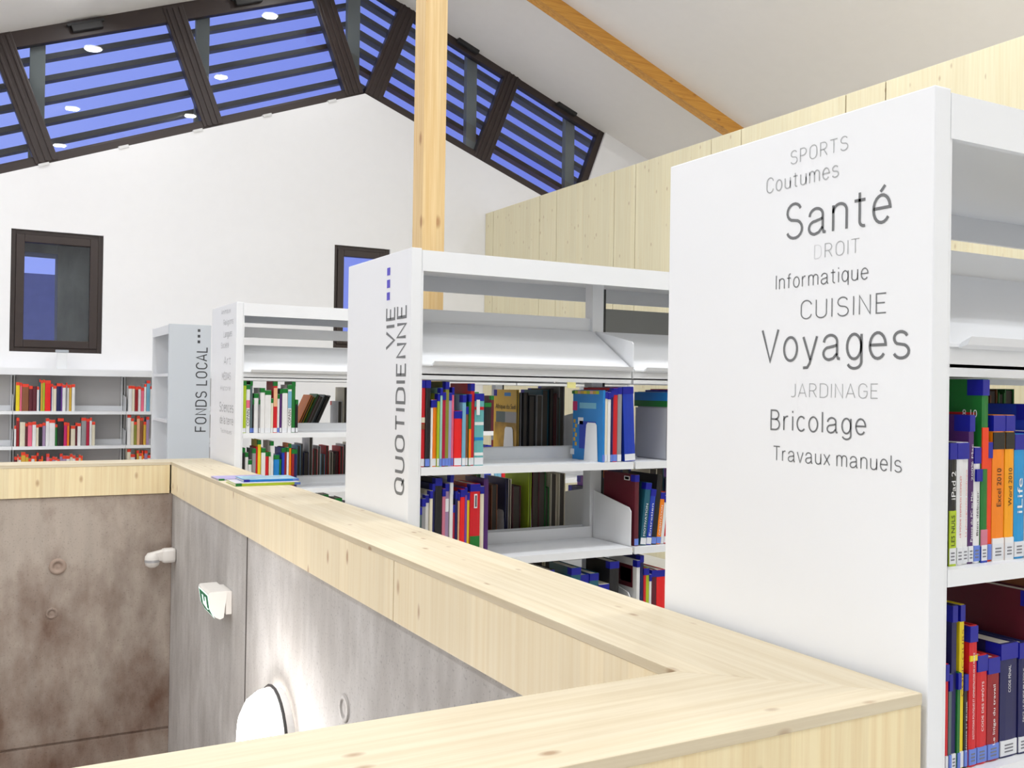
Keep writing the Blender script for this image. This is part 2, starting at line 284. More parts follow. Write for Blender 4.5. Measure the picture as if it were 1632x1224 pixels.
def ring(cx, cy, cz, r0, r1, d, axis, sgn, n=24):
    m = MB()
    def P(r, a, off):
        p, q = r * math.cos(a), r * math.sin(a)
        return (cx + p, cy + sgn * off, cz + q) if axis == 1 else (cx + sgn * off, cy + p, cz + q)
    prof = [(r1, 0), (r1 * .96, d), (r0 * 1.05, d), (r0, 0), (r0 * .5, .001), (0.001, .002)]
    for k in range(n):
        for r, o_ in prof: m.v.append(P(r, 2 * math.pi * k / n, o_))
    L_ = len(prof)
    for k in range(n):
        for j in range(L_ - 1): m.f.append((k * L_ + j, ((k + 1) % n) * L_ + j, ((k + 1) % n) * L_ + j + 1, k * L_ + j + 1))
    return m
ring(.449, YC, -1.134, .026, .05, .008, 1, -1).build('tie_hole', mat('old tie plug', (168, 148, 134), .8), S2, smooth=True)
ring(XC, 3.198, -1.104, .03, .05, .004, 0, -1).build('tie_hole', CONCR, S, smooth=True)
ring(.42, YC, -1.42, .02, .035, .005, 1, -1).build('tie_hole', CONCD, S2, smooth=True)
# ---------------------------------------------------------------- timber parapets (cap + facing panels)
g_ = 'timber parapets around the stairwell'
P1 = thing('timber_parapet', 'long spruce parapet running back past the ends of the bookcases', 'parapet', (1.25, 3.9, -E), g_)
ct = .02
m_ = MB(); m_.prism([(XP, YFO), (XP, YBO), (XI, YBI), (XI, YFI)], ZP - ct, ZP, 2); m_.build('cap_board', WCAPY, P1, bevel=.0015)
for y0, y1 in ((YFI, 2.733), (2.737, 4.588), (4.592, YBI)):
    bx(XI + .002, XI + .03, y0 + .001, y1 - .001, ZBOT, ZP - ct).build('facing_panel', WSIDEY, P1, bevel=.001)
for y0, y1 in ((YFO + .03, 2.73), (2.734, 4.6), (4.604, YBO)):
    bx(XP - .03, XP - .002, y0, y1, -E, ZP - ct).build('facing_panel', WSIDEY, P1)
bx(XI + .03, XP - .03, YFO + .03, YBO - .03, ZBOT + .01, ZP - ct).build('core', WSIDEY, P1)
P2 = thing('timber_parapet', 'nearest spruce parapet crossing the bottom of the view', 'parapet', (-.9, 1.24, -E), g_)
m_ = MB(); m_.prism([(XW0, YFO), (XP, YFO), (XI, YFI), (XW0, YFI)], ZP - ct, ZP, 2); m_.build('cap_board', WCAPX, P2, bevel=.0015)
for x0, x1 in ((XW0, -1.3), (-1.297, .2), (.203, XP)):
    bx(x0, x1, YFO + .002, YFO + .03, -E, ZP - ct).build('facing_panel', WSIDEX, P2)
bx(XW0, XI, YFI - .03, YFI - .002, ZBOT, ZP - ct).build('facing_panel', WSIDEX, P2)
P3 = thing('timber_parapet', 'short looking far spruce parapet above the brown stained concrete', 'parapet', (-1, 6.7, -E), g_)
m_ = MB(); m_.prism([(XW0, YBI), (XI, YBI), (XP, YBO), (XW0, YBO)], ZP - ct, ZP, 2); m_.build('cap_board', WCAPX, P3, bevel=.0015)
for x0, x1 in ((XW0, -1.0), (-.997, XI - .006)):
    bx(x0, x1, YBI + .002, YBI + .03, ZBOT, ZP - ct).build('facing_panel', WSIDEX, P3, bevel=.001)
bx(XW0, XP, YBO - .03, YBO - .002, -E, ZP - ct).build('facing_panel', WSIDEX, P3)
# ---------------------------------------------------------------- tall timber partition
T = tag(thing('wall_right', None, None, (5.5, 4, -E)), kind='structure', label='tall spruce panel wall behind the bookcases')
ys = [10.60, 10.39, 9.28, 8.92, 7.84, 7.49, 6.41, 6.04, 4.95, 4.60, 3.52, 3.15, 2.06, 1.70, .6, .25, -.8, -1.2, -3.0]
for a, b in zip(ys[1:], ys[:-1]): bx(5.43, 5.55, a + .005, b - .005, -E, 2.162).build('panel', WWALL, T, bevel=.002)
bx(5.437, 5.54, YN, 10.6, -E, 2.157).build('backing', DARKW, T)
# ---------------------------------------------------------------- post and rafter
po = bx(1.905, 2.025, 4.40, 4.525, -E, zc(1.905) - .001).build('timber_post', WPOST, bevel=.002)
tag(po, 'square spruce post rising to the ceiling behind the QUOTIDIENNE bookcase', 'post')
m_ = MB(); x0, x1 = XR + .05, XE - .02
m_.hexa([(x0, 8.73, zc(x0) - .16), (x1, 8.73, zc(x1) - .16), (x1, 8.87, zc(x1) - .16), (x0, 8.87, zc(x0) - .16), (x0, 8.73, zc(x0)), (x1, 8.73, zc(x1)), (x1, 8.87, zc(x1)), (x0, 8.87, zc(x0))])
tag(m_.build('timber_rafter', WBEAM, bevel=.002), 'orange timber rafter sloping down under the grey ceiling', 'beam')
# ---------------------------------------------------------------- downlights (room lamps, with an added left row and unseen right-slope rows)
LENS = mat('lit lamp lens', (255, 250, 240), .3, emit=14)
RIM = mat('white lamp rim', (240, 240, 240), .4)
def disc(cx, cy, r, h0, h1, n=24, fz=None, r2=None):
    m = MB(); r2 = r if r2 is None else r2
    for h, rr in ((h0, r2), (h1, r)):
        for k in range(n):
            a = 2 * math.pi * k / n; m.v.append((cx + rr * math.cos(a), cy + rr * math.sin(a), h))
    m.f.append(tuple(range(n))); m.f.append(tuple(range(n, 2 * n)))
    for k in range(n): m.f.append((k, (k + 1) % n, n + (k + 1) % n, n + k))
    return m
lamp0 = None; kids0 = None
nm = {-3.0: 'added row along the left wall', -1.0: 'second row from the left wall', 1.05: 'lower row on the left roof slope', 3.0: 'row just left of the ridge', 4.5: 'unseen row just right of the ridge', 6.45: 'unseen row above the spruce wall', 8.3: 'unseen row furthest right'}
ordn = ['nearest the gable', 'second from the gable', 'third from the gable', 'fourth from the gable', 'fifth from the gable']
for i, (x, y) in enumerate(SPOTS):
    z = zc(x)
    if lamp0 is None:
        r = thing('ceiling_lamp', 'x', 'lamp', (x, y, z)); 
        a = disc(x, y, .125, z - .03, z + .045, r2=.12).build('rim', RIM, r); b = disc(x, y, .1, z - .034, z - .028).build('lens', LENS, r)
        lamp0 = r; kids0 = (a, b)
    else:
        r = lamp0.copy(); C.objects.link(r); r.location = (x, y, z + E)
        for k in kids0:
            q = k.copy(); C.objects.link(q); q.parent = r
    r['label'] = 'round white ceiling downlight, ' + nm[x] + ', ' + ordn[(9.75, 7.07, 4.75, 2.3, -.2).index(y)]; r['group'] = 'round ceiling downlights'
# ---------------------------------------------------------------- small windows in the gable
def small_window(n, x0, x1, z0, z1, lab):
    t = tag(thing('window_%d' % n, None, None, ((x0 + x1) / 2, YB + .06, z0)), lab, kind='structure')
    a, b = .045, .075; y0, y1 = YB + .035, YB + .11
    for q in ((x0, x0 + a, z0, z1), (x1 - a, x1, z0, z1), (x0 + a, x1 - a, z0, z0 + a), (x0 + a, x1 - a, z1 - a, z1)): bx(q[0], q[1], y0, y1, q[2], q[3]).build('frame_rail', DARK, t, bevel=.004)
    x0 += a; x1 -= a; z0 += a; z1 -= a
    for q in ((x0, x0 + b, z0, z1), (x1 - b, x1, z0, z1), (x0 + b, x1 - b, z0, z0 + b), (x0 + b, x1 - b, z1 - b, z1)): bx(q[0], q[1], y0 - .018, y1 - .02, q[2], q[3]).build('sash_rail', DARK, t, bevel=.006)
    bx(x0 + b - .01, x1 - b + .01, YB + .06, YB + .066, z0 + b - .01, z1 - b + .01).build('pane', GLASS, t)
    return t
small_window(1, *W1, 'small dark framed window above the low wall shelf')
small_window(2, *W2, 'small dark framed window half hidden behind the QUOTIDIENNE bookcase')
# old rubble wall just outside window 1 with a ragged opening, and a neighbouring house behind
def rough(poly, y0, y1):
    out = []
    for (a, b), (c_, d) in zip(poly, poly[1:] + poly[:1]):
        for k in range(4):
            t_ = k / 4; out.append((a + (c_ - a) * t_ + random.uniform(-.008, .008), b + (d - b) * t_ + random.uniform(-.012, .012)))
    return MB().prism(out, y0, y1, 1)
O = thing('rubble_wall', 'dark old rubble wall with an opening, seen through the left small window', 'wall', (.7, 11.2, -E))
rough([(.705, -1.4), (2.9, -1.4), (2.9, 1.9), (.705, 1.9)], 10.98, 11.4).build('masonry', STONE, O)
rough([(-1.6, 1.315), (.70, 1.33), (.70, 1.9), (-1.6, 1.9)], 10.98, 11.4).build('masonry', STONE, O)
rough([(-1.6, -1.4), (.33, -1.4), (.33, 1.3), (-1.6, 1.3)], 11.0, 11.4).build('masonry', STONE, O)
H = bx(-3, 3.2, 16, 20, -E, 1.62).build('house', mat('bluish rendered facade', (104, 112, 150), .9, noise=.12))
tag(H, 'plain blue grey house wall outside the left small window', 'house')
# ---------------------------------------------------------------- glazed gable band: two slopes of framed panes, louvres outside
AX, AZ = 3.85, 3.39
def SP(side, u, v, y, ax=AX, az=AZ, t=None):
    t = math.atan(.372 if side < 0 else .385) if t is None else t
    c_, s_ = math.cos(t), math.sin(t)
    return (ax + side * (u * c_ + v * s_), y, az - u * s_ + v * c_)
def sbox(side, u0, u1, v0, v1, y0, y1, ut0=None, ut1=None, **k):
    ut0 = u0 if ut0 is None else ut0; ut1 = u1 if ut1 is None else ut1
    return MB().hexa([SP(side, u0, v0, y0, **k), SP(side, u1, v0, y0, **k), SP(side, u1, v0, y1, **k), SP(side, u0, v0, y1, **k), SP(side, ut0, v1, y0, **k), SP(side, ut1, v1, y0, **k), SP(side, ut1, v1, y1, **k), SP(side, ut0, v1, y1, **k)])
HV = 1.30
for n, side, mull, end, lab in ((3, -1, (.085, 1.79, 3.50, 5.25), 5.4, 'dark framed glazing band on the left slope of the gable'), (4, 1, (.085, 1.63), 3.14, 'dark framed glazing band on the right slope of the gable')):
    t = tag(thing('window_%d' % n, None, None, (AX + side * 1.6, YB + .1, 2)), lab, kind='structure')
    sbox(side, .0, end, 0, .085, YB + .04, YB + .14).build('bottom_rail', DARK, t, bevel=.006)
    sbox(side, .0, end, .06, .10, YB + .055, YB + .10).build('bottom_bead', DARK, t, bevel=.004)
    sbox(side, -.3, end, HV - .16, HV + .05, YB + .04, YB + .14).build('top_rail', DARK, t, bevel=.006)
    for u in mull:
        hw = .108
        u = max(u, hw + .0)
        sbox(side, u - hw, u + hw, .02, HV, YB + .03, YB + .14).build('mullion', DARK, t, bevel=.008)
        for o_ in (-.062, .0, .062): sbox(side, u + o_ - .012, u + o_ + .012, .03, HV - .03, YB + .018, YB + .035).build('mullion_bead', DARK, t, bevel=.004)
    if side > 0:
        sbox(side, end - .12, end, 0, HV, YB + .03, YB + .14).build('mullion', DARK, t, bevel=.008)
    ed = list(mull) + [end]
    for a, b in zip(ed[:-1], ed[1:]):
        sbox(side, a + .08, b - .08, .07, HV - .15, YB + .085, YB + .091).build('pane', GLASS, t)
    for a, b in zip(ed[:-1], ed[1:]):
        if b - a < .8: continue
        mid = (a + b) / 2 + (.08 if side > 0 else .05)
        sbox(side, mid - .15, mid + .15, HV - .12, HV - .05, YB - .03, YB + .04).build('window_opener', mat('black opener motor', (34, 32, 32), .5), t, bevel=.008)
        sbox(side, mid - .18, mid + .18, HV - .055, HV - .035, YB - .02, YB + .04).build('opener_bracket', SLOT, t)
    for k in range(len(ed) * 2):
        u = .42 + k * .78
        if u < end - .1 and side < 0: sbox(side, u - .05, u + .05, -.015, .012, YB - .012, YB + .045).build('clip', mat('white clip', (225, 225, 225), .5), t)
# triangular pane in the V above the apex
MB().prism([(AX - .02, AZ + .08), (AX + .02, AZ + .08), (AX + .5, AZ + 1.15), (AX - .5, AZ + 1.15)], YB + .086, YB + .09, 1).build('pane', GLASS, t)
# louvres outside
YL = YB + .30
for side, cnt, lab, ends in ((-1, 7, 'dark exterior louvre screen outside the left slope glazing', 5.6), (1, 7, 'dark exterior louvre screen outside the right slope glazing', 3.6)):
    t = thing('louvre_screen', lab, 'louvre', (AX + side * 1.6, YL + .1, 2), 'exterior louvre screens')
    for k in range(cnt):
        v = (-.085 if side < 0 else .06) + k * (.205 if side < 0 else .193); w0 = -v * .38
        sbox(side, w0, ends, v, v + .055, YL, YL + .13, ut0=w0 - .02, ax=3.84, az=3.50).build('slat', LOUV, t, bevel=.003)
t = thing('steel_frame', 'row of grey steel posts standing outside behind the louvres', 'posts', (3.8, YL + .2, 1.8))
for a, b in ((-1.25, -1.11), (.40, .54), (2.0, 2.14), (3.70, 3.85), (5.25, 5.39), (6.70, 6.84)):
    bx(a, b, YL - .09, YL - .005, 1.9, zc((a + b) / 2) + .15).build('post', POSTX, t, bevel=.004)
# ================================================================ BOOKCASES
G = 1.421; JT = G + .045
TIER = (-.30, -.665, -1.03, -1.395)
def words(panel, lst, m, lab=True):
    for s, y0, y1, z, cap, wt, mm in lst:
        strokes(s, (G - .0008, y0, z), (0, -1, 0), (0, 0, 1), y0 - y1, cap, mm, panel, wt, 'grey word %s on the white panel' % s if lab else None)
def unit(y0, y1, nb, label, raised=False, rail=(.268, .333)):
    yc = (y0 + y1) / 2; x1 = JT + nb * 1.0
    U = thing('bookcase', label, 'bookcase', ((G + x1) / 2, yc, -E), 'double sided bookcases behind the parapet')
    P = bx(G, JT - .003, y0, y1, -E, .532).build('end_panel', STEEL, U, bevel=.003)
    bx(JT - .002, JT + .006, y0 + .004, y1 - .004, -E, .525).build('end_frame', STEEL, U)
    bx(x1, x1 + .04, y0, y1, -E, .532).build('end_panel', STEEL, U, bevel=.003)
    k = MB(); k.box(JT, x1, y0 + .002, y1 - .002, .516, .526); k.box(JT, x1, y0 + .002, y0 + .016, .447, .516); k.box(JT, x1, y1 - .016, y1 - .002, .447, .516)
    k.build('top_tray', STEEL, U)
    for b in range(nb):
        if raised and b == 1: continue
        bx(JT + b, JT + b + 1.0, yc - .014, yc + .014, *rail).build('centre_rail', STEEL, U, bevel=.002)
    for b in range(nb + 1):
        xu = JT + b * 1.0
        if b in (0,): xa, xb = xu + .006, xu + .05
        elif b == nb: xa, xb = xu - .05, xu - .001
        else: xa, xb = xu - .012, xu + .048
        bx(xa, xb, yc - .03, yc + .03, -E, .516).build('upright', STEEL, U)
        if 0 < b < nb: bx(xb, xb + .014, yc - .028, yc + .028, -1.4, .47).build('slotted_strip', SLOT, U)
    for s in (-1, 1):
        ye = y0 if s < 0 else y1
        def Y(d): return ye - s * d            # d metres in from this face
        for b in range(nb):
            xa = JT + b * 1.0 + .008; xb = JT + (b + 1) * 1.0 - .004
            rz = .12 if (raised and s > 0 and b == 1) else 0
            # sloping display plate with its turned-up lip
            m = MB()
            if rz:
                m.hexa([(xa + .26, Y(.06), .29), (xb, Y(.06), .29), (xb, Y(.045), .29), (xa + .26, Y(.045), .29), (xa + .26, Y(.05), .415), (xb, Y(.05), .415), (xb, Y(.035), .415), (xa + .26, Y(.035), .415)])
                m.build('display_plate', STEELG, U)
            else:
                m.hexa([(xa, Y(.33), .268), (xb, Y(.33), .268), (xb, Y(.02), .088), (xa, Y(.02), .088), (xa, Y(.33), .274), (xb, Y(.33), .274), (xb, Y(.02), .094), (xa, Y(.02), .094)])
                m.build('display_plate', STEEL, U)
                m = MB(); m.hexa([(xa + .045, Y(.022), .086), (xb - .012, Y(.022), .086), (xb - .012, Y(.004), .092), (xa + .045, Y(.004), .092), (xa + .045, Y(.016), .096), (xb - .012, Y(.016), .096), (xb - .012, Y(-.004), .106), (xa + .045, Y(-.004), .106)])
                m.build('display_lip', STEEL, U)
            m = MB(); m.box(xa, xb, min(Y(.03), Y(.32)), max(Y(.03), Y(.32)), .052, .058); m.box(xa, xb, min(Y(.03), Y(.042)), max(Y(.03), Y(.042)), .036, .093); m.build('carrier_shelf', STEEL, U)
            for z in TIER:
                m = MB(); m.box(xa, xb, min(Y(.004), Y(.325)), max(Y(.004), Y(.325)), z - .006, z)
                m.box(xa, xb, min(Y(.004), Y(.016)), max(Y(.004), Y(.016)), z - .03, z - .006)
                m.box(xa, xb, min(Y(.319), Y(.325)), max(Y(.319), Y(.325)), z, z + .05)
                m.build('shelf', STEEL, U)
                if 0 < b:
                    # side bracket at the joint
                    p = [(Y(.03), z), (Y(.03), z + .15), (Y(.045), z + .166), (Y(.32), z + .215), (Y(.32), z)]
                    MB().prism(p, xa - .005, xa - .001, 0).build('shelf_bracket', STEEL, U)
            if 0 < b:
                p = [(Y(.03), .056), (Y(.03), .205), (Y(.04), .217), (Y(.32), .275), (Y(.32), .056)]
                MB().prism(p, xa - .005, xa - .001, 0).build('shelf_bracket', STEEL, U)
    return U, P
U3, PN3 = unit(1.100, 1.822, 3, 'nearest bookcase, its white end panel covered in grey words such as Voyages')
U2, PN2 = unit(3.376, 4.088, 3, 'middle bookcase with VIE QUOTIDIENNE lettered up its white end panel', raised=True)
U1, PN1 = unit(6.196, 6.925, 3, 'far bookcase whose white end panel carries faint pale grey words', rail=(.327, .396))
words(PN3, [('SPORTS', 1.435, 1.288, .461, .026, .075, INKL), ('Coutumes', 1.502, 1.31, .414, .030, .085, INKL), ('Santé', 1.445, 1.189, .312, .068, .085, INK),
 ('D', 1.369, 1.350, .264, .026, .05, mat('worn lettering', (216, 217, 220), .4)), ('ROIT', 1.342, 1.258, .264, .026, .065, INKL), ('Informatique', 1.471, 1.237, .213, .028, .08, INK), ('CUISINE', 1.403, 1.195, .149, .035, .07, INK),
 ('Voyages', 1.507, 1.146, .067, .064, .085, INK), ('JARDINAGE', 1.425, 1.211, -.005, .026, .065, INKL), ('Bricolage', 1.481, 1.238, -.072, .039, .085, INK), ('Travaux', 1.471, 1.322, -.134, .028, .08, INK), ('manuels', 1.306, 1.159, -.134, .028, .08, INK)], INK)
words(PN1, [('Animaux', 6.63, 6.36, .475, .03, .1, INKL), ('Religions', 6.56, 6.28, .40, .035, .1, INKL), ('Langues', 6.55, 6.31, .32, .04, .1, INKL), ('Société', 6.62, 6.40, .25, .035, .1, INKL),
 ('Art', 6.53, 6.34, .14, .05, .1, INKL), ('MÉDIAS', 6.58, 6.33, .04, .045, .1, INKL), ('Histoire', 6.62, 6.33, -.03, .03, .1, INKL), ('Sciences', 6.64, 6.24, -.17, .06, .11, INKL), ('de', 6.62, 6.545, -.25, .05, .11, INKL), ('la', 6.515, 6.46, -.25, .05, .11, INKL), ('terre', 6.43, 6.24, -.25, .05, .11, INKL), ('Techniques', 6.60, 6.28, -.31, .025, .1, INKL)], INKL, lab=False)
strokes('QUOTIDIENNE', (G - .0008, 3.422, -.408), (0, 0, 1), (0, 1, 0), .727, .086, INK, PN2, .14, 'grey vertical word QUOTIDIENNE')
strokes('VIE', (G - .0008, 3.538, .157), (0, 0, 1), (0, 1, 0), .162, .084, INK, PN2, .14, 'grey vertical word VIE')
for z0, z1 in ((.449, .477), (.399, .429), (.350, .379)): bx(G - .0015, G - .0003, 3.592, 3.622, z0 - .001, z1 + .001).build('square_mark', INKV, PN2)['label'] = 'violet square'
tagc = bx(2.13, 2.17, 3.392, 3.396, .012, .036).build('tag_clip', mat('yellow paper tag', (232, 226, 150), .6), U2)
tagc['label'] = 'small yellow tag'
# bookcase FONDS LOCAL, turned to face left
X0, X1_, YA, YZ = 1.445, 1.80, 8.80, 9.72
UF = thing('bookcase', 'pale grey bookcase lettered FONDS LOCAL, standing behind the parapet corner', 'bookcase', (1.62, 9.26, -E))
FP = mat('pale grey coated steel', (205, 211, 218), .4)
PF = bx(X0, X1_, YA, YA + .04, -E, .532).build('end_panel', FP, UF, bevel=.003)
bx(X0, X1_, YZ - .04, YZ, -E, .532).build('end_panel', STEEL, UF)
k = MB(); k.box(X0 + .002, X1_, YA + .04, YZ - .04, .516, .526); k.box(X0 + .002, X0 + .016, YA + .04, YZ - .04, .447, .516); k.build('top_tray', STEEL, UF)
bx(X1_ - .02, X1_, YA + .04, YZ - .04, -E, .516).build('back_panel', STEEL, UF)
for z in (.10, -.31, -.72, -1.1):
    bx(X0 + .01, X1_ - .02, YA + .04, YZ - .04, z - .025, z).build('shelf', STEEL, UF)
strokes('FONDS', (1.766, YA - .0008, -.408), (0, 0, 1), (-1, 0, 0), .352, .088, INKD, PF, .12, 'dark vertical word FONDS')
strokes('LOCAL', (1.766, YA - .0008, -.000), (0, 0, 1), (-1, 0, 0), .334, .088, INKD, PF, .12, 'dark vertical word LOCAL')
for z0, z1 in ((.47, .494), (.42, .444), (.37, .395)): bx(1.684, 1.706, YA - .0015, YA - .0003, z0, z1).build('square_mark', INKD, PF)['label'] = 'dark square'
# low wall shelving under window 1
UB = thing('wall_bookcase', 'long low white wall bookcase below the left small window', 'bookcase', (.3, 10.4, -E))
yb0, yb1 = 10.25, 10.595
k = MB(); k.box(-2.72, 2.28, yb0, yb1, .128, .138); k.box(-2.72, 2.28, yb0, yb0 + .014, .074, .128); k.build('top_tray', STEEL, UB)
BACKP = mat('light grey back sheet', (206, 204, 204), .6)
for b in range(5):
    xa = -2.71 + b * 1.0; xb = xa + 1.0
    bx(xa + .03, xb - .02, yb1 - .02, yb1 - .002, -E, .128).build('back_panel', BACKP, UB)
    bx(xa - .018, xa + .022, yb1 - .06, yb1 - .002, -E, .125).build('upright', STEEL, UB)
    bx(xa - .002, xa + .008, yb1 - .066, yb1 - .06, -E + .1, .07).build('slotted_strip', SLOT, UB)
    for z in (-.27, -.605, -.94, -1.27):
        m = MB(); m.box(xa, xb - .004, yb0, yb1 - .07, z - .006, z); m.box(xa, xb - .004, yb0, yb0 + .012, z - .03, z - .006); m.box(xa, xb - .004, yb1 - .078, yb1 - .072, z, z + .05); m.build('shelf', STEEL, UB)
        MB().prism([(yb0 + .06, z), (yb0 + .06, z + .14), (yb1 - .08, z + .16), (yb1 - .08, z)], xa + .001, xa + .004, 0).build('shelf_bracket', STEEL, UB)
hd = thing('holder', 'small white plastic holder standing on the wall bookcase under the window', 'holder', (.71, 10.42, .138))
bx(.668, .758, 10.40, 10.44, .138, .30).build('body', mat('white plastic', (238, 240, 242), .35), hd, bevel=.006)
bx(.655, .771, 10.392, 10.448, .30, .325).build('lid', mat('grey plastic', (176, 182, 190), .4), hd, bevel=.004)
# ================================================================ BOOKS
COL = {'red': (208, 22, 34), 'scarlet': (236, 28, 30), 'crimson': (176, 14, 58), 'dark red': (150, 18, 30), 'maroon': (92, 20, 36), 'vermilion': (238, 62, 22), 'orange': (248, 134, 12), 'amber': (250, 166, 10),
 'gold': (214, 172, 60), 'yellow': (236, 210, 30), 'lime': (176, 200, 40), 'olive': (140, 142, 52), 'green': (24, 116, 44), 'mint': (158, 204, 190), 'teal': (28, 92, 112), 'turquoise': (104, 178, 180),
 'sky blue': (118, 176, 204), 'azure': (24, 128, 204), 'cyan': (24, 150, 212), 'blue': (22, 58, 178), 'navy': (22, 24, 84), 'violet': (120, 66, 160), 'purple': (76, 28, 104), 'magenta': (206, 30, 110), 'pink': (236, 110, 140),
 'rose': (206, 120, 144), 'mauve': (166, 140, 176), 'lilac': (170, 160, 206), 'brown': (140, 84, 52), 'peach': (232, 180, 142), 'cream': (232, 224, 200), 'white': (234, 234, 234), 'grey': (150, 150, 152), 'slate': (86, 104, 106), 'black': (24, 22, 26)}
def bm_(c): return mat(c + ' book cover', COL[c], .42, noise=.08)
TAPE = {'blue': mat('blue top tape', (14, 20, 150), .4), 'green': mat('green top tape', (10, 112, 40), .4), 'red': mat('orange red top tape', (232, 62, 36), .4)}
PAGES = mat('paper pages', (226, 220, 206), .8); PAGES_SHADED = mat('shaded paper pages', (84, 78, 70), .8); STICK = mat('white shelf mark', (226, 228, 232), .5); STICKB = mat('pale blue shelf mark', (104, 132, 214), .5); BARC = mat('barcode print', (60, 60, 64), .6)  # rear-row pages carry their shelf shade in a darker paper colour
NO = ['first', 'second', 'third', 'fourth', 'fifth', 'sixth', 'seventh', 'eighth', 'ninth', 'tenth', 'eleventh', 'twelfth', 'thirteenth', 'fourteenth', 'fifteenth', 'sixteenth', 'seventeenth', 'eighteenth', 'nineteenth', 'twentieth', 'twenty-first', 'twenty-second', 'twenty-third', 'twenty-fourth', 'twenty-fifth', 'twenty-sixth', 'twenty-seventh', 'twenty-eighth', 'twenty-ninth', 'thirtieth']
FIRST = []
def book(x, t, h, c, ysp, z, depth, face=1, tape='blue', detail=2, lean=0, stick=None):
    """spine at ysp, body running away from the aisle (face=1: spine looks to -Y)"""
    h = min(h, .333); t = max(t - .0014, .005); x += .0007; bt = .0016 if t > .012 else .001
    if face < 0: bt = min(t * .3, .0045)
    Yd = lambda d: ysp + face * d
    def B(m, xa, xb, da, db, za, zb): m.box(x + xa, x + xb, min(Yd(da), Yd(db)), max(Yd(da), Yd(db)), z + za, z + zb)
    z0 = .0005
    m = MB(); B(m, 0, bt, .0, depth, z0, h); B(m, t - bt, t, .0, depth, z0, h)
    if t > .016:       # a slightly rounded spine
        pr = [(x + bt, Yd(.003)), (x + bt, Yd(.0)), (x + t * .3, Yd(-.0018)), (x + t * .7, Yd(-.0018)), (x + t - bt, Yd(0)), (x + t - bt, Yd(.003))]
        m.prism(pr, z + z0, z + h, 2)
    else: B(m, bt, t - bt, 0, .002, z0, h)
    at = (x + t / 2, Yd(depth / 2), z + z0)
    o = m.build('book', bm_(c), at=at)
    m = MB(); B(m, bt, t - bt, .003, depth - .004, z0 + .003, h - .004); m.build('pages', PAGES if face > 0 else PAGES_SHADED, o)
    e = .0005
    if tape:
        m = MB(); ta, tb = h - .030, h - .001
        B(m, -e, t + e, -.0018 - e, .0005, ta, tb); B(m, -e, 0, .0005, .03, ta, tb); B(m, t, t + e, .0005, .03, ta, tb)
        m.build('tape_band', TAPE[tape], o)
    if detail > 1:
        m = MB(); B(m, .0006, t - .0006, -.0018 - e, .0005, .004, .032); m.build('shelf_mark', stick or (STICK if random.random() < .7 else STICKB), o)
    if detail > 2 and t > .012:
        m = MB()
        for i in range(3): B(m, t * .25, t * .75, -.0018 - 2 * e, -.0018 - e, .010 + i * .006, .0125 + i * .006)
        m.build('mark_print', mat('faint shelf mark print', (120, 120, 128), .6), o)
    FIRST.append((o, x, t, h, ysp, z))
    return o
USED = set(); ROWS = []
def lean_books(objs, deg):
    for o in objs:
        a_ = math.radians(deg); tt = o.dimensions[0] if o.dimensions[0] else .02
        xs = [v.co.x for v in o.data.vertices]; tt = max(xs) - min(xs)
        o.rotation_euler = (0, a_, 0); o.location.z += tt / 2 * math.sin(a_) + .0005
def label_row(objs, where, tape):
    n = len(objs)
    for i, (o, c, t, h) in enumerate(objs):
        w_ = 'thin' if t < .014 else ('thick' if t > .03 else '')
        hgt = 'tall' if h > .31 else ('short' if h < .21 else '')
        base = ' '.join(q for q in (hgt, w_, c) if q) + ' book'
        tp = (', %s tape' % tape) if tape else ''
        L_ = '%s%s, %s from left %s' % (base, tp, NO[i], where)
        if L_ in USED: L_ += ' again'
        USED.add(L_); o['label'] = L_; o['category'] = 'book'; o['group'] = 'books ' + where
def row(tab, ysp, z, where, tape='blue', detail=2, face=1, dep=.2, jit=.012):
    objs = []
    for e in tab:
        x, t, h, c = e[:4]
        d = dep * (.82 + .5 * (h - .2)) + random.uniform(-.015, .015)
        y = ysp + face * random.uniform(0, jit)
        tp = tape if (tape and random.random() < .97) else None
        objs.append((book(x, t, h, c, y, z, min(d, .285), face, tp, detail), c, t, h))
    if where: ROWS.append((objs, where, tape))
    return [q[0] for q in objs], objs
def fill(x0, x1, ysp, z, where, pal, tape='blue', detail=1, face=1, dep=.2, hm=.26, hs=.04, tm=.022, gap=0):
    tab = []; x = x0
    while x < x1 - .02:
        t = max(.009, random.gauss(tm, .008)); h = min(.325, max(.17, random.gauss(hm, hs)))
        if x + t > x1: break
        tab.append((round(x, 4), t, h, random.choice(pal))); x += t + .0004
    return row(tab, ysp, z, where, tape, detail, face, dep)
def title(o, rec, text, z0, z1, m, frac=.55, off=0.0):
    """spine title reading upward between heights z0..z1"""
    _, x, t, h, ysp, z = rec
    cap = t * frac
    lettering(text, (x + t / 2 + cap / 2, ysp - .0026, z + z0), (0, 0, 1), (-1, 0, 0), z1 - z0, cap, m, o, name='title')
def patch(o, rec, z0, z1, c, name='spine_print', m=None):
    _, x, t, h, ysp, z = rec
    bx(x + .0003, x + t - .0003, ysp - .0021, ysp + .0004, z + z0, z + z1).build(name, m or bm_(c), o)
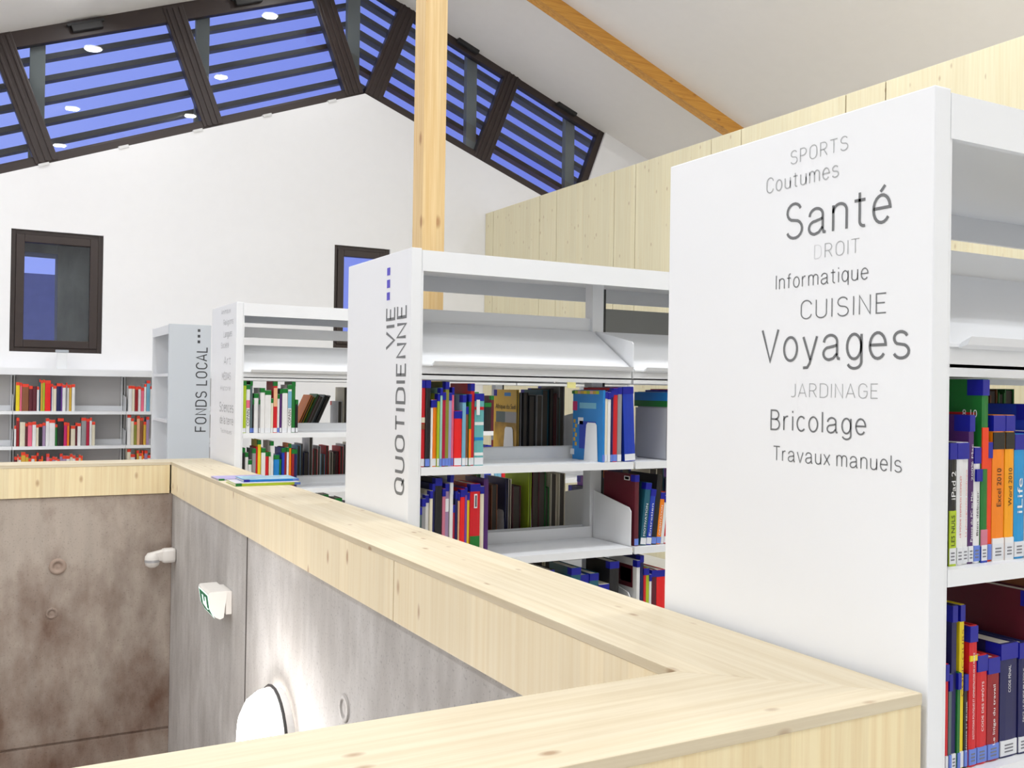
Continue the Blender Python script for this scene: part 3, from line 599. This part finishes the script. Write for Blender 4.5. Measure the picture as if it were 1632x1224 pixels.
S2A = [(1.483, 0.016, 0.337, 'red'),(1.499, 0.021, 0.335, 'black'),(1.521, 0.009, 0.258, 'white'),(1.53, 0.019, 0.259, 'orange'),(1.549, 0.01, 0.283, 'lime'),(1.559, 0.01, 0.305, 'mint'),(1.569, 0.014, 0.288, 'crimson'),(1.583, 0.016, 0.329, 'olive'),(1.599, 0.014, 0.286, 'lilac'),(1.613, 0.01, 0.308, 'pink'),(1.623, 0.033, 0.216, 'scarlet'),(1.656, 0.016, 0.279, 'sky blue'),(1.672, 0.011, 0.233, 'brown'),(1.683, 0.011, 0.282, 'green'),(1.694, 0.017, 0.324, 'red'),(1.711, 0.041, 0.285, 'turquoise')]
S2A2 = [(2.312, 0.013, 0.305, 'azure'),(2.325, 0.013, 0.3, 'cream'),(2.338, 0.016, 0.297, 'white'),(2.354, 0.013, 0.306, 'navy'),(2.367, 0.023, 0.316, 'red'),(2.39, 0.022, 0.319, 'grey'),(2.412, 0.056, 0.32, 'blue')]
S2B = [(1.473, 0.018, 0.214, 'slate'),(1.491, 0.016, 0.245, 'grey'),(1.507, 0.015, 0.258, 'white'),(1.522, 0.012, 0.275, 'cream'),(1.534, 0.012, 0.301, 'navy'),(1.546, 0.029, 0.322, 'black'),(1.577, 0.014, 0.28, 'rose'),(1.591, 0.016, 0.299, 'mauve'),(1.609, 0.014, 0.335, 'white'),(1.623, 0.011, 0.215, 'crimson'),(1.634, 0.011, 0.268, 'navy'),(1.645, 0.008, 0.261, 'peach'),(1.653, 0.019, 0.275, 'scarlet'),(1.672, 0.011, 0.282, 'violet'),(1.683, 0.011, 0.262, 'yellow'),(1.694, 0.044, 0.295, 'red'),(1.74, 0.018, 0.284, 'cream'),(1.758, 0.022, 0.311, 'purple')]
S2B2 = [(2.485, 0.023, 0.307, 'maroon'),(2.511, 0.031, 0.271, 'teal'),(2.542, 0.027, 0.242, 'blue'),(2.569, 0.027, 0.304, 'black'),(2.596, 0.024, 0.227, 'orange'),(2.62, 0.017, 0.212, 'white'),(2.637, 0.021, 0.225, 'red')]
S2C2 = [(2.501, 0.017, 0.303, 'white'),(2.518, 0.02, 0.323, 'navy'),(2.538, 0.014, 0.267, 'red'),(2.552, 0.017, 0.266, 'lime'),(2.569, 0.013, 0.238, 'white'),(2.582, 0.027, 0.255, 'maroon'),(2.609, 0.049, 0.253, 'scarlet')]
S3A = [(1.505, 0.02, 0.219, 'black'),(1.525, 0.018, 0.219, 'white'),(1.543, 0.016, 0.219, 'white'),(1.559, 0.015, 0.268, 'purple'),(1.574, 0.019, 0.21, 'white'),(1.593, 0.019, 0.351, 'green'),(1.613, 0.013, 0.219, 'vermilion'),(1.626, 0.035, 0.268, 'orange'),(1.662, 0.027, 0.268, 'amber'),(1.69, 0.031, 0.233, 'cyan'),(1.722, 0.019, 0.238, 'white')]
S3B = [(1.499, 0.009, 0.194, 'red'),(1.509, 0.009, 0.175, 'slate'),(1.518, 0.014, 0.295, 'navy'),(1.532, 0.009, 0.175, 'green'),(1.541, 0.013, 0.294, 'yellow'),(1.554, 0.01, 0.169, 'black'),(1.566, 0.022, 0.254, 'red'),(1.589, 0.029, 0.198, 'red'),(1.619, 0.034, 0.19, 'dark red'),(1.656, 0.05, 0.211, 'navy'),(1.708, 0.026, 0.208, 'navy')]
S1A = [(1.474, 0.023, 0.353, 'lime'),(1.498, 0.024, 0.309, 'white'),(1.523, 0.015, 0.333, 'slate'),(1.539, 0.009, 0.213, 'black'),(1.548, 0.029, 0.254, 'white'),(1.578, 0.008, 0.214, 'grey'),(1.587, 0.029, 0.29, 'white'),(1.616, 0.04, 0.275, 'white'),(1.656, 0.015, 0.223, 'cream'),(1.672, 0.026, 0.348, 'red'),(1.699, 0.015, 0.251, 'white'),(1.715, 0.014, 0.284, 'purple'),(1.73, 0.035, 0.288, 'white'),(1.766, 0.025, 0.313, 'white'),(1.792, 0.025, 0.359, 'green'),(1.818, 0.017, 0.216, 'black')]
S1B = [(1.476, 0.02, 0.271, 'black'),(1.497, 0.021, 0.242, 'white'),(1.518, 0.023, 0.194, 'white'),(1.542, 0.022, 0.266, 'grey'),(1.565, 0.012, 0.277, 'red'),(1.577, 0.021, 0.321, 'yellow'),(1.599, 0.027, 0.269, 'white'),(1.626, 0.022, 0.244, 'red'),(1.648, 0.011, 0.244, 'cream'),(1.659, 0.021, 0.312, 'white'),(1.681, 0.036, 0.223, 'azure'),(1.718, 0.014, 0.194, 'green'),(1.733, 0.017, 0.267, 'blue'),(1.751, 0.014, 0.271, 'dark red'),(1.766, 0.014, 0.27, 'white'),(1.781, 0.014, 0.295, 'orange'),(1.796, 0.018, 0.258, 'dark red'),(1.814, 0.021, 0.257, 'navy')]
BA = [(0.314, 0.032, 0.274, 'yellow'),(0.347, 0.018, 0.269, 'pink'),(0.366, 0.056, 0.259, 'brown'),(0.424, 0.032, 0.242, 'maroon'),(0.457, 0.035, 0.238, 'maroon'),(0.493, 0.018, 0.234, 'white'),(0.512, 0.011, 0.306, 'teal'),(0.524, 0.02, 0.296, 'gold'),(0.545, 0.016, 0.302, 'lime'),(0.562, 0.049, 0.295, 'scarlet'),(0.611, 0.009, 0.264, 'purple'),(0.621, 0.011, 0.263, 'white'),(0.633, 0.028, 0.246, 'cream'),(0.662, 0.038, 0.27, 'navy'),(0.701, 0.013, 0.271, 'violet'),(0.714, 0.03, 0.257, 'white'),(0.745, 0.01, 0.276, 'grey'),(0.756, 0.016, 0.257, 'white'),(0.773, 0.021, 0.257, 'gold'),(0.796, 0.028, 0.263, 'white')]
BA2 = [(1.311, 0.033, 0.256, 'white'),(1.345, 0.025, 0.255, 'cream'),(1.372, 0.029, 0.247, 'dark red'),(1.402, 0.026, 0.252, 'white'),(1.429, 0.028, 0.238, 'pink'),(1.458, 0.02, 0.276, 'white'),(1.48, 0.033, 0.311, 'sky blue'),(1.514, 0.032, 0.254, 'white'),(1.548, 0.028, 0.25, 'cream')]
BB = [(0.305, 0.017, 0.197, 'white'),(0.323, 0.024, 0.273, 'dark red'),(0.352, 0.046, 0.23, 'cream'),(0.399, 0.02, 0.22, 'maroon'),(0.42, 0.038, 0.23, 'pink'),(0.459, 0.031, 0.235, 'white'),(0.491, 0.022, 0.208, 'cream'),(0.514, 0.03, 0.215, 'black'),(0.545, 0.027, 0.225, 'mauve'),(0.574, 0.03, 0.268, 'white'),(0.604, 0.051, 0.253, 'white'),(0.656, 0.019, 0.21, 'green'),(0.676, 0.053, 0.268, 'black'),(0.731, 0.029, 0.229, 'magenta'),(0.761, 0.019, 0.224, 'orange'),(0.794, 0.039, 0.195, 'cream'),(0.834, 0.018, 0.224, 'maroon'),(0.852, 0.03, 0.219, 'white'),(0.886, 0.044, 0.273, 'grey'),(0.931, 0.028, 0.263, 'crimson'),(0.96, 0.02, 0.273, 'white'),(0.981, 0.029, 0.233, 'cream')]
BB2 = [(1.306, 0.032, 0.302, 'white'),(1.339, 0.027, 0.267, 'cream'),(1.367, 0.027, 0.232, 'olive'),(1.395, 0.028, 0.292, 'peach'),(1.424, 0.032, 0.272, 'brown'),(1.457, 0.025, 0.232, 'gold'),(1.483, 0.026, 0.282, 'mauve')]
# ---------------------------------------------------------------- nearest bookcase
r, q = row(S3A, 1.125, -.30, 'on upper shelf beside Voyages panel', detail=3, dep=.17, jit=.004)
rec = FIRST[-len(r):]
WHT = mat('white print', (236, 236, 236), .5); BLK = mat('black print', (24, 22, 24), .5); REDP = mat('red print', (214, 60, 60), .5)
patch(r[0], rec[0], .0, .098, 'lime'); title(r[0], rec[0], 'iPad 2', .118, .168, WHT, .6); title(r[0], rec[0], 'LES NULS', .036, .09, BLK, .5, -.01)
title(r[1], rec[1], 'LE MODE D\'EMPLOI COMPLET', .05, .16, REDP, .22, -.01); title(r[2], rec[2], 'La photographie numérique', .05, .17, REDP, .22, -.01)
title(r[3], rec[3], '200% Mac', .15, .215, WHT, .35, -.01); title(r[3], rec[3], 'Passez du PC au Mac', .04, .13, WHT, .4, -.01)
bx(rec[4][1] + .0005, rec[4][1] + rec[4][2] - .0005, 1.1225, 1.1265, -.30 + .148, -.30 + .17).build('spine_print', TAPE['blue'], r[4]); title(r[4], rec[4], 'Bien débuter', .05, .13, BLK, .3, -.01)
patch(r[5], rec[5], .0, .03, 'blue'); patch(r[5], rec[5], .17, .245, 'vermilion'); patch(r[5], rec[5], .03, .06, 'rose')
bx(rec[5][1] - .0012, rec[5][1] + .0001, 1.14, 1.27, -.30 + .268, -.30 + .272).build('cover_print', bm_('red'), r[5])
lettering('8 10', (rec[5][1] - .0014, 1.166, -.30 + .263), (0, -1, 0), (0, 0, 1), .03, .014, WHT, r[5], name='title')
title(r[7], rec[7], 'Excel 2010', .10, .17, BLK, .36, -.004); patch(r[7], rec[7], .205, .236, 'black'); patch(r[7], rec[7], 0, .042, 'white')
title(r[8], rec[8], 'Word 2010', .10, .17, BLK, .4, -.004); patch(r[8], rec[8], .205, .236, 'black'); patch(r[8], rec[8], 0, .042, 'white')
title(r[9], rec[9], 'iLife', .085, .15, WHT, .5, .0)
r, q = row(S3B, 1.125, -.665, 'on lower shelf beside Voyages panel', detail=3, dep=.18, jit=.004)
rec = FIRST[-len(r):]
title(r[4], rec[4], 'CONCOURS', .13, .25, mat('ochre print', (150, 92, 20), .5), .45, -.01)
title(r[5], rec[5], 'RÉDIGER ET RÉUSSIR', .03, .12, WHT, .3, -.01)
title(r[6], rec[6], 'INSTITUTIONS POLITIQUES ET ADMINISTRATIVES DE LA FRANCE', .05, .205, WHT, .22, -.012); patch(r[6], rec[6], .19, .2, 'yellow')
title(r[7], rec[7], 'CODE DES IMPÔTS', .06, .15, WHT, .2, -.012); title(r[8], rec[8], 'Le litige du travail', .03, .14, WHT, .2, -.012)
title(r[9], rec[9], 'CODE PÉNAL', .12, .17, WHT, .14, -.014); title(r[10], rec[10], 'PACS, LE GUIDE PRATIQUE', .06, .16, WHT, .2, -.012)
PB = ['red', 'navy', 'white', 'black', 'blue', 'orange', 'cream', 'teal', 'maroon', 'white', 'green', 'grey']
fill(1.745, 2.25, 1.125, -.30, 'on shelf right of cyan book', PB, detail=2, dep=.18)
row([(1.742, .04, .30, 'maroon'), (1.784, .03, .318, 'brown')], 1.115, -.665, 'beyond navy books, lower shelf', detail=2, dep=.24)
fill(1.82, 2.3, 1.125, -.665, 'on shelf right of maroon pair', PB, detail=1, dep=.18)
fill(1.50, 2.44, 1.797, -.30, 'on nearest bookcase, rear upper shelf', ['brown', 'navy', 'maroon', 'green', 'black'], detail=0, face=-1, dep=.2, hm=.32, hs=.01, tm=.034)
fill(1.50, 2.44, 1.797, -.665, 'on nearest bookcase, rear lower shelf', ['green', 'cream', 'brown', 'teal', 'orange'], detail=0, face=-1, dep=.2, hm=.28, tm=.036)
# ---------------------------------------------------------------- middle bookcase
r, q = row(S2A, 3.40, -.30, 'on upper shelf beside QUOTIDIENNE panel', detail=2, dep=.2)
rec = FIRST[-len(r):]
patch(r[0], rec[0], .17, .19, 'cream'); patch(r[0], rec[0], .145, .165, 'brown'); patch(r[13], rec[13], .03, .145, 'orange')
for k in range(4): patch(r[15], rec[15], .04 + k * .06, .052 + k * .06, ('white', 'azure', 'white', 'red')[k])
bx(rec[15][1] + .003, rec[15][1] + .016, 3.3955, 3.4, -.10, -.04).build('cover_print', STICK, r[15])
r, q = row(S2A2, 3.40, -.30, 'behind bookend, middle bookcase upper shelf', detail=2, dep=.27, jit=.003)
rec = FIRST[-len(r):]
o, x, t, h, _, z = rec[0]
xf = x - .0006
def cover(o, x, y0, y1, z0, z1, m, name='cover_print'): return bx(x - .0011, x + .0001, y0, y1, z0, z1).build(name, m, o)
cols = ['lime', 'gold', 'peach', 'lime', 'yellow', 'gold', 'peach', 'lime', 'green']
for k, cc in enumerate(cols): cover(o, x, 3.43 + k * .024, 3.452 + k * .024, z + .288, z + .302, bm_(cc))
cover(o, x, 3.45, 3.58, z + .225, z + .25, mat('pale cover print', (120, 186, 214), .5)); cover(o, x, 3.60, 3.635, z + .215, z + .255, bm_('magenta'))
cover(o, x, 3.62, 3.65, z + .02, z + .045, STICK); cover(o, x, 3.45, 3.58, z + .05, z + .17, bm_('blue')); cover(o, x, 3.55, 3.59, z + .155, z + .185, STICK)
for k in range(6): cover(o, x, 3.60 + (k % 2) * .012, 3.615 + (k % 2) * .012, z + .06 + k * .02, z + .076 + k * .02, bm_('gold'))
r[6].rotation_euler = (0, math.radians(-3), 0); r[6].location.x += .018; r[6].location.z += .0018
r, q = row([(2.665, .02, .302, 'grey'), (2.686, .012, .29, 'white'), (2.70, .02, .31, 'blue'), (2.722, .018, .30, 'navy'), (2.742, .022, .315, 'red')], 3.40, -.30, 'touching Voyages panel, upper shelf', detail=1, dep=.27, jit=.002)
rec = FIRST[-len(r):]
o, x, t, h, _, z = rec[0]
cover(o, x, 3.402, 3.66, z + .262, z + .300, bm_('azure')); cover(o, x, 3.402, 3.66, z + .235, z + .262, bm_('green')); cover(o, x, 3.42, 3.65, z + .005, z + .23, mat('silver grey cover', (178, 180, 184), .4))
r, q = row(S2B, 3.40, -.665, 'on lower shelf beside QUOTIDIENNE panel', detail=1, dep=.2)
rec = FIRST[-len(r):]
for k, (tt) in ((9, .0),): pass
patch(r[15], rec[15], .04, .09, 'green')
bx(rec[15][1] + .016, rec[15][1] + .028, 3.3955, 3.4, -.665 + .20, -.665 + .255).build('barcode_label', STICK, r[15]); bx(rec[15][1] + .019, rec[15][1] + .025, 3.395, 3.3954, -.665 + .205, -.665 + .25).build('barcode', BARC, r[15])
patch(r[8], rec[8], .255, .30, 'white', m=STICK); patch(r[7], rec[7], .19, .24, 'white', m=STICK)
r, q = row(S2B2, 3.40, -.665, 'right of bracket, lower shelf', detail=2, dep=.26, jit=.002)
lean_books(r[1:], 6)
for k in range(1, 7): r[k].location.x += .006
rec = FIRST[-len(r):]
cover(r[0], rec[0][1], 3.44, 3.48, -.665 + .28, -.665 + .298, STICK); cover(r[0], rec[0][1], 3.445, 3.475, -.665 + .283, -.665 + .295, BARC)
title(r[1], rec[1], 'MOTIVATION', .04, .18, WHT, .35, -.01); title(r[2], rec[2], 'Entretien', .04, .18, WHT, .4, -.01); title(r[4], rec[4], 'ORIENTATION', .04, .17, WHT, .4, -.01)
r, q = row(S2C2, 3.40, -1.03, 'on bottom shelf, middle bookcase', detail=0, dep=.24, jit=.002)
rec = FIRST[-len(r):]
cover(r[0], rec[0][1], 3.43, 3.60, -1.03 + .18, -1.03 + .275, bm_('maroon')); cover(r[0], rec[0][1], 3.44, 3.52, -1.03 + .20, -1.03 + .26, bm_('navy'))
fill(1.48, 2.44, 3.40, -1.03, 'on bottom shelf beside QUOTIDIENNE', PB, detail=0, dep=.2, tm=.04)
ADX = 2.142
# rear half of the middle bookcase, seen from behind
PD = ['black', 'navy', 'grey', 'black', 'brown', 'teal', 'cream', 'black', 'slate', 'green', 'maroon', 'violet']
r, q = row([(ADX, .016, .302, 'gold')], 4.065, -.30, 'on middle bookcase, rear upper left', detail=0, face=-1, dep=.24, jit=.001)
rec = FIRST[-len(r):]
o, x, t, h, _, z = rec[0]
cover(o, x, 3.84, 4.05, z + .01, z + .15, mat('savannah cover picture', (206, 160, 60), .5, noise=.55)); cover(o, x, 3.845, 3.95, z + .15, z + .20, bm_('grey')); cover(o, x, 3.95, 4.04, z + .15, z + .20, bm_('slate'))
lettering('Afrique du Sud', (x - .0012, 4.045, z + .213), (0, -1, 0), (0, 0, 1), .19, .022, BLK, o, name='title'); cover(o, x, 3.90, 3.96, z + .272, z + .288, bm_('azure'))
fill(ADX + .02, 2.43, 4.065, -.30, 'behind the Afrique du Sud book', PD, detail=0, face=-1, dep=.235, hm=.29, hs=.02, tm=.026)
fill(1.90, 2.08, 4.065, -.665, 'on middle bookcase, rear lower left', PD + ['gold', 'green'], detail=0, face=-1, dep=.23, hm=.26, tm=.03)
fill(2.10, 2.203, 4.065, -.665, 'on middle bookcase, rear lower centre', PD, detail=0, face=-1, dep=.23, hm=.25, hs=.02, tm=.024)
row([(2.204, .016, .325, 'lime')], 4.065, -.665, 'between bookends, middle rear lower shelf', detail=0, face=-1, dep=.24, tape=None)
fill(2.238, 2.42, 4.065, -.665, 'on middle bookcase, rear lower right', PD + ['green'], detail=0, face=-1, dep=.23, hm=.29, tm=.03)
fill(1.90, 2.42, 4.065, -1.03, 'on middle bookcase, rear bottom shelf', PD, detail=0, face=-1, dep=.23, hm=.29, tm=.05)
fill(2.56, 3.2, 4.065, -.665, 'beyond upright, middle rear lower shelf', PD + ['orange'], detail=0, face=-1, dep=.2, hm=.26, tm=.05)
# ---------------------------------------------------------------- far bookcase
r, q = row(S1A, 6.22, -.30, 'on upper shelf of far bookcase', tape='green', detail=2, dep=.2)
rec = FIRST[-len(r):]
for k in (1, 13): title(r[k], rec[k], 'COPAIN', .045, .15, BLK, .75)
patch(r[9], rec[9], .17, .29, 'peach'); patch(r[13], rec[13], .16, .27, 'sky blue'); patch(r[1], rec[1], .16, .21, 'pink')
row(S1B, 6.22, -.665, 'on lower shelf of far bookcase', tape='green', detail=0, dep=.2)
PF_ = ['white', 'grey', 'maroon', 'cream', 'white', 'red', 'navy', 'sky blue', 'black', 'cream']
LN = [(1.96, 0.018, 0.26, 'orange'), (1.9808, 0.022, 0.25, 'yellow'), (2.006, 0.014, 0.27, 'green'), (2.0224, 0.014, 0.26, 'maroon'), (2.0388, 0.028, 0.25, 'grey'), (2.0706, 0.014, 0.265, 'slate'), (2.087, 0.016, 0.255, 'black'), (2.1056, 0.014, 0.26, 'grey')]
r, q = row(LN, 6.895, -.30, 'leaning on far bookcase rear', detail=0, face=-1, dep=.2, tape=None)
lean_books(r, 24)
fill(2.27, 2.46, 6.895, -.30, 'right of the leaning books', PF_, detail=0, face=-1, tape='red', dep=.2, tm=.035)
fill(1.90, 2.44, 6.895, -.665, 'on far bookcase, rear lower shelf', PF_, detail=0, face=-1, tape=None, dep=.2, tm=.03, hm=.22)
fill(2.50, 3.42, 6.22, -.30, 'in far bookcase second bay, upper', PF_, detail=0, tape='green', tm=.045)
fill(2.50, 3.42, 6.22, -.665, 'in far bookcase second bay, lower', PF_ + ['orange', 'blue'], detail=0, tape='blue', tm=.035)
fill(1.48, 2.44, 6.22, -1.03, 'in far bookcase first bay, bottom', PF_, detail=0, tape='green', tm=.05)
fill(2.50, 3.42, 6.22, -1.03, 'in far bookcase second bay, bottom', PF_, detail=0, tape='blue', tm=.05)
# ---------------------------------------------------------------- wall bookcase
PW = ['white', 'cream', 'pink', 'maroon', 'orange', 'gold', 'white', 'mauve']
row(BA, 10.275, -.27, 'on top shelf of wall bookcase', tape='red', detail=1, dep=.16)
row(BA2, 10.275, -.27, 'on top shelf beside FONDS LOCAL', tape='red', detail=1, dep=.16)
row(BB, 10.275, -.605, 'on middle shelf of wall bookcase', tape='red', detail=1, dep=.16)
row(BB2, 10.275, -.605, 'on middle shelf beside FONDS LOCAL', tape='red', detail=1, dep=.16)
fill(.31, .92, 10.275, -.94, 'on low wall shelf above parapet', PW, tape='red', detail=0, dep=.16, hm=.235, hs=.02, tm=.026)
fill(1.31, 1.62, 10.275, -.94, 'on low shelf beside FONDS LOCAL', PW, tape='red', detail=0, dep=.16, hm=.235, hs=.02, tm=.026)
# ---------------------------------------------------------------- bookends
def bookend(x, y0, z, lab, w=.085, h=.15, sg=1):
    """upright white plate seen from the left, foot under the books"""
    t = thing('bookend', lab, 'bookend', (x, y0, z), 'white metal bookends')
    m = MB(); m.prism([(y0, z + .0005), (y0 + w, z + .0005), (y0 + w * .86, z + h - .01), (y0 + w * .76, z + h), (y0 + w * .2, z + h), (y0 + w * .1, z + h - .01)], x - .0025, x - .0012, 0); m.build('plate', STEEL, t)
    bx(x - .03, x - .0025, y0, y0 + w, z + .0004, z + .0016).build('foot', STEEL, t)
bookend(2.3112, 3.43, -.30, 'white bookend against the azure cover of the children\'s book', .105, .165)
bookend(ADX - .0015, 3.86, -.30, 'white bookend against the Afrique du Sud book', .10, .13)
bookend(2.0985, 3.86, -.665, 'white bookend on the rear lower shelf, left of two', .08, .12)
bookend(2.2365, 3.85, -.665, 'taller white bookend on the rear lower shelf, right of two', .12, .19)
# ---------------------------------------------------------------- three magazines on the parapet
def flat_book(x0, x1, y0, y1, z, t, c, tape, lab, rz=0):
    at = ((x0 + x1) / 2, (y0 + y1) / 2, z)
    m = MB(); m.box(x0, x1, y0, y1, z, z + .0016); m.box(x0, x1, y0, y1, z + t - .0016, z + t); m.box(x0, x1, y0, y0 + .0016, z + .0016, z + t - .0016)
    o = m.build('magazine', bm_(c), at=at); tag(o, lab, 'magazine', 'magazines lying on the parapet')
    bx(x0 + .003, x1 - .003, y0 + .0016, y1 - .004, z + .0016, z + t - .0016).build('pages', PAGES, o)
    e = .0005; m = MB(); m.box(x0 - e, x0 + .03, y0 - e, y0 + .0003, z + .0002, z + t + e); m.box(x0 - e, x0 + .03, y0, y0 + .02, z + t, z + t + e); m.build('tape_band', TAPE[tape], o)
    bx(x1 - .03, x1 + e, y0 - e, y0 + .0003, z + .0006, z + t - .0006).build('shelf_mark', STICKB, o)
    o.rotation_euler = (0, 0, rz); return o
a = flat_book(1.115, 1.385, 5.20, 5.40, ZP + .0005, .008, 'lilac', 'green', 'pale lilac magazine at the back of the parapet trio')
b = flat_book(1.130, 1.455, 4.87, 5.11, ZP + .0005, .013, 'lime', 'green', 'lime spined magazine at the bottom of the parapet stack', -.02)
m_ = bx(1.133, 1.45, 4.875, 5.10, ZP + .0136, ZP + .0140).build('cover_print', mat('pale grey cover', (206, 200, 214), .4), b); m_.rotation_euler = (0, 0, 0)
c = flat_book(1.185, 1.465, 4.93, 5.15, ZP + .0145, .011, 'azure', 'blue', 'blue magazine lying on top of the lime one', -.03)
bx(1.19, 1.46, 4.935, 5.14, ZP + .0256, ZP + .026).build('cover_print', mat('pale blue cover', (158, 204, 226), .25, noise=.25), c)
# ================================================================ FITTINGS ON THE CONCRETE
WP = mat('warm white plastic', (236, 232, 226), .35)
def lathe(prof, c0, axis_dir, n=28, up=(0, 0, 1)):
    a = Vector(axis_dir).normalized(); u = a.orthogonal().normalized(); v = a.cross(u); m = MB(); K = len(prof)
    for k in range(n):
        for (r_, h_) in prof: m.v.append(tuple(Vector(c0) + a * h_ + (u * math.cos(2 * math.pi * k / n) + v * math.sin(2 * math.pi * k / n)) * r_))
    for k in range(n):
        for j in range(K - 1): m.f.append((k * K + j, ((k + 1) % n) * K + j, ((k + 1) % n) * K + j + 1, k * K + j + 1))
    return m
# emergency exit light
ex = thing('exit_light', 'white emergency exit light with green running figure on the concrete wall', 'exit light', (XC, 4.99, -1.12))
y0, y1 = 4.86, 5.11
bx(XC - .028, XC, y0 + .03, y1 - .03, -1.135, -1.02).build('mounting_box', WP, ex, bevel=.003)
m_ = MB(); pr = [(XC - .028, -1.012), (XC - .112, -1.012), (XC - .12, -1.022), (XC - .108, -1.10), (XC - .085, -1.138), (XC - .062, -1.150), (XC - .045, -1.143)]
m_.prism(pr, y0, y1, 1); m_.build('housing', WP, ex, bevel=.002)
LIT = mat('lit sign face', (236, 255, 248), .4, emit=.9); GRN = mat('green sign print', (20, 120, 82), .4, emit=.25)
def facep(y, s, off=.0012):   # s in 0..1 down the face
    pts = [(XC - .12, -1.024), (XC - .108, -1.10), (XC - .085, -1.145)]
    L1 = .077; L2 = .0505; d = s * (L1 + L2)
    if d <= L1: f_ = d / L1; p = (pts[0][0] + (pts[1][0] - pts[0][0]) * f_, pts[0][1] + (pts[1][1] - pts[0][1]) * f_)
    else: f_ = (d - L1) / L2; p = (pts[1][0] + (pts[2][0] - pts[1][0]) * f_, pts[1][1] + (pts[2][1] - pts[1][1]) * f_)
    return (p[0] - off, y, p[1] - off * .3)
def fpatch(poly, m, name, off):
    b_ = MB()
    b_.v = [facep(y1 - .01 - u * (y1 - y0 - .02), s, off) for u, s in poly] + [facep(y1 - .01 - u * (y1 - y0 - .02), s, .0004) for u, s in poly]
    n_ = len(poly); b_.f = [tuple(range(n_)), tuple(range(n_, 2 * n_))[::-1]] + [(k, (k + 1) % n_, n_ + (k + 1) % n_, n_ + k) for k in range(n_)]
    return b_.build(name, m, ex)
fpatch([(0, .02), (1, .02), (1, .6), (0, .6)], LIT, 'sign_face', .0014); fpatch([(0, .6), (1, .6), (1, .98), (0, .98)], LIT, 'sign_face', .0014)
for poly in ([(.06, .06), (.94, .06), (.94, .2), (.06, .2)], [(.06, .06), (.28, .06), (.28, .6), (.06, .6)], [(.44, .2), (.58, .2), (.55, .42), (.42, .45)], [(.72, .2), (.94, .2), (.94, .6), (.72, .6)], [(.06, .6), (.34, .6), (.5, .8), (.94, .6), (.94, .92), (.06, .92)]):
    fpatch(poly, GRN, 'pictogram', .002)
# motion detector on a bent arm
md = thing('motion_detector', 'white motion detector on a short arm in the concrete corner', 'sensor', (XC, 6.46, -1.090))
bx(XC - .085, XC, 6.42, 6.50, -1.130, -1.040).build('arm', WP, md, bevel=.02, smooth=True)
MB().hexa([(XC - .165, 6.43, -1.105), (XC - .07, 6.43, -1.120), (XC - .07, 6.49, -1.120), (XC - .165, 6.49, -1.105), (XC - .165, 6.43, -1.065), (XC - .07, 6.43, -1.045), (XC - .07, 6.49, -1.045), (XC - .165, 6.49, -1.065)]).build('neck', WP, md, bevel=.012, smooth=True)
lathe([(0, .02), (.03, .02), (.044, .0), (.046, -.02)], (XC - .14, 6.46, -1.085), (0, 0, 1)).build('head', WP, md, smooth=True)
lathe([(.046, -.02), (.046, -.036)], (XC - .14, 6.46, -1.085), (0, 0, 1)).build('lens_band', mat('translucent grey lens', (176, 176, 178), .3), md, smooth=True)
lathe([(.046, -.036), (.04, -.056), (.02, -.07), (0, -.072)], (XC - .14, 6.46, -1.085), (0, 0, 1)).build('head_base', WP, md, smooth=True)
# glowing round wall lamp
wl = thing('wall_lamp', 'round glowing white wall lamp low on the concrete wall', 'lamp', (XC, 3.96, -1.72))
cx_ = (XC, 3.96, -1.455)
lathe([(.0, .03), (.205, .03), (.205, .0)], cx_, (-1, 0, 0)).build('back_plate', mat('white lamp plate', (235, 235, 235), .4), wl)
lathe([(.222, .034), (.226, .040), (.222, .046), (.21, .046), (.21, .034), (.222, .034)], cx_, (-1, 0, 0)).build('dark_rim', mat('dark lamp rim', (60, 58, 58), .4), wl, smooth=True)
lathe([(.212, .044), (.205, .085), (.18, .125), (.13, .155), (.07, .17), (.0, .175)], cx_, (-1, 0, 0)).build('diffuser', mat('glowing opal diffuser', (255, 250, 244), .3, emit=9), wl, smooth=True)
l = bpy.data.lights.new('wall_lamp_bulb', 'POINT'); l.energy = 24; l.color = (1, .96, .93); l.shadow_soft_size = .08
o = bpy.data.objects.new('wall_lamp_bulb', l); C.objects.link(o); o.location = (XC - .26, 3.92, -1.46 + E)

# ================================================================ leave out books nothing of which shows, then label the rows left to right
HIDDEN = set([45,71,72,73,74,75,76,77,78,79,80,81,82,83,84,85,86,87,88,89,99,100,101,102,103,104,105,106,107,108,109,110,111,115,116,117,118,119,120,121,122,123,124,185,186,187,188,189,190,191,192,193,194,195,196,216,231,232,233,244,247,300,319,320,321,322,323,324,325,326,327,337,338,339,340,341,342,343,344,345,348,349,350,351,352,353,365,366,367,368,369,370,371,372,373,374,375,377,379,381,384,385,386,387,388,389,390,391,392,393,394,395,396,397,398,399,400,401,430,495,496,497])
GONE = {FIRST[i][0] for i in HIDDEN if i < len(FIRST)}
ROWS = [([rec for rec in objs if rec[0] not in GONE], where, tape) for objs, where, tape in ROWS]
for o in GONE:
    for k in list(o.children): bpy.data.objects.remove(k)
    bpy.data.objects.remove(o)
for objs, where, tape in ROWS: label_row(objs, where, tape)
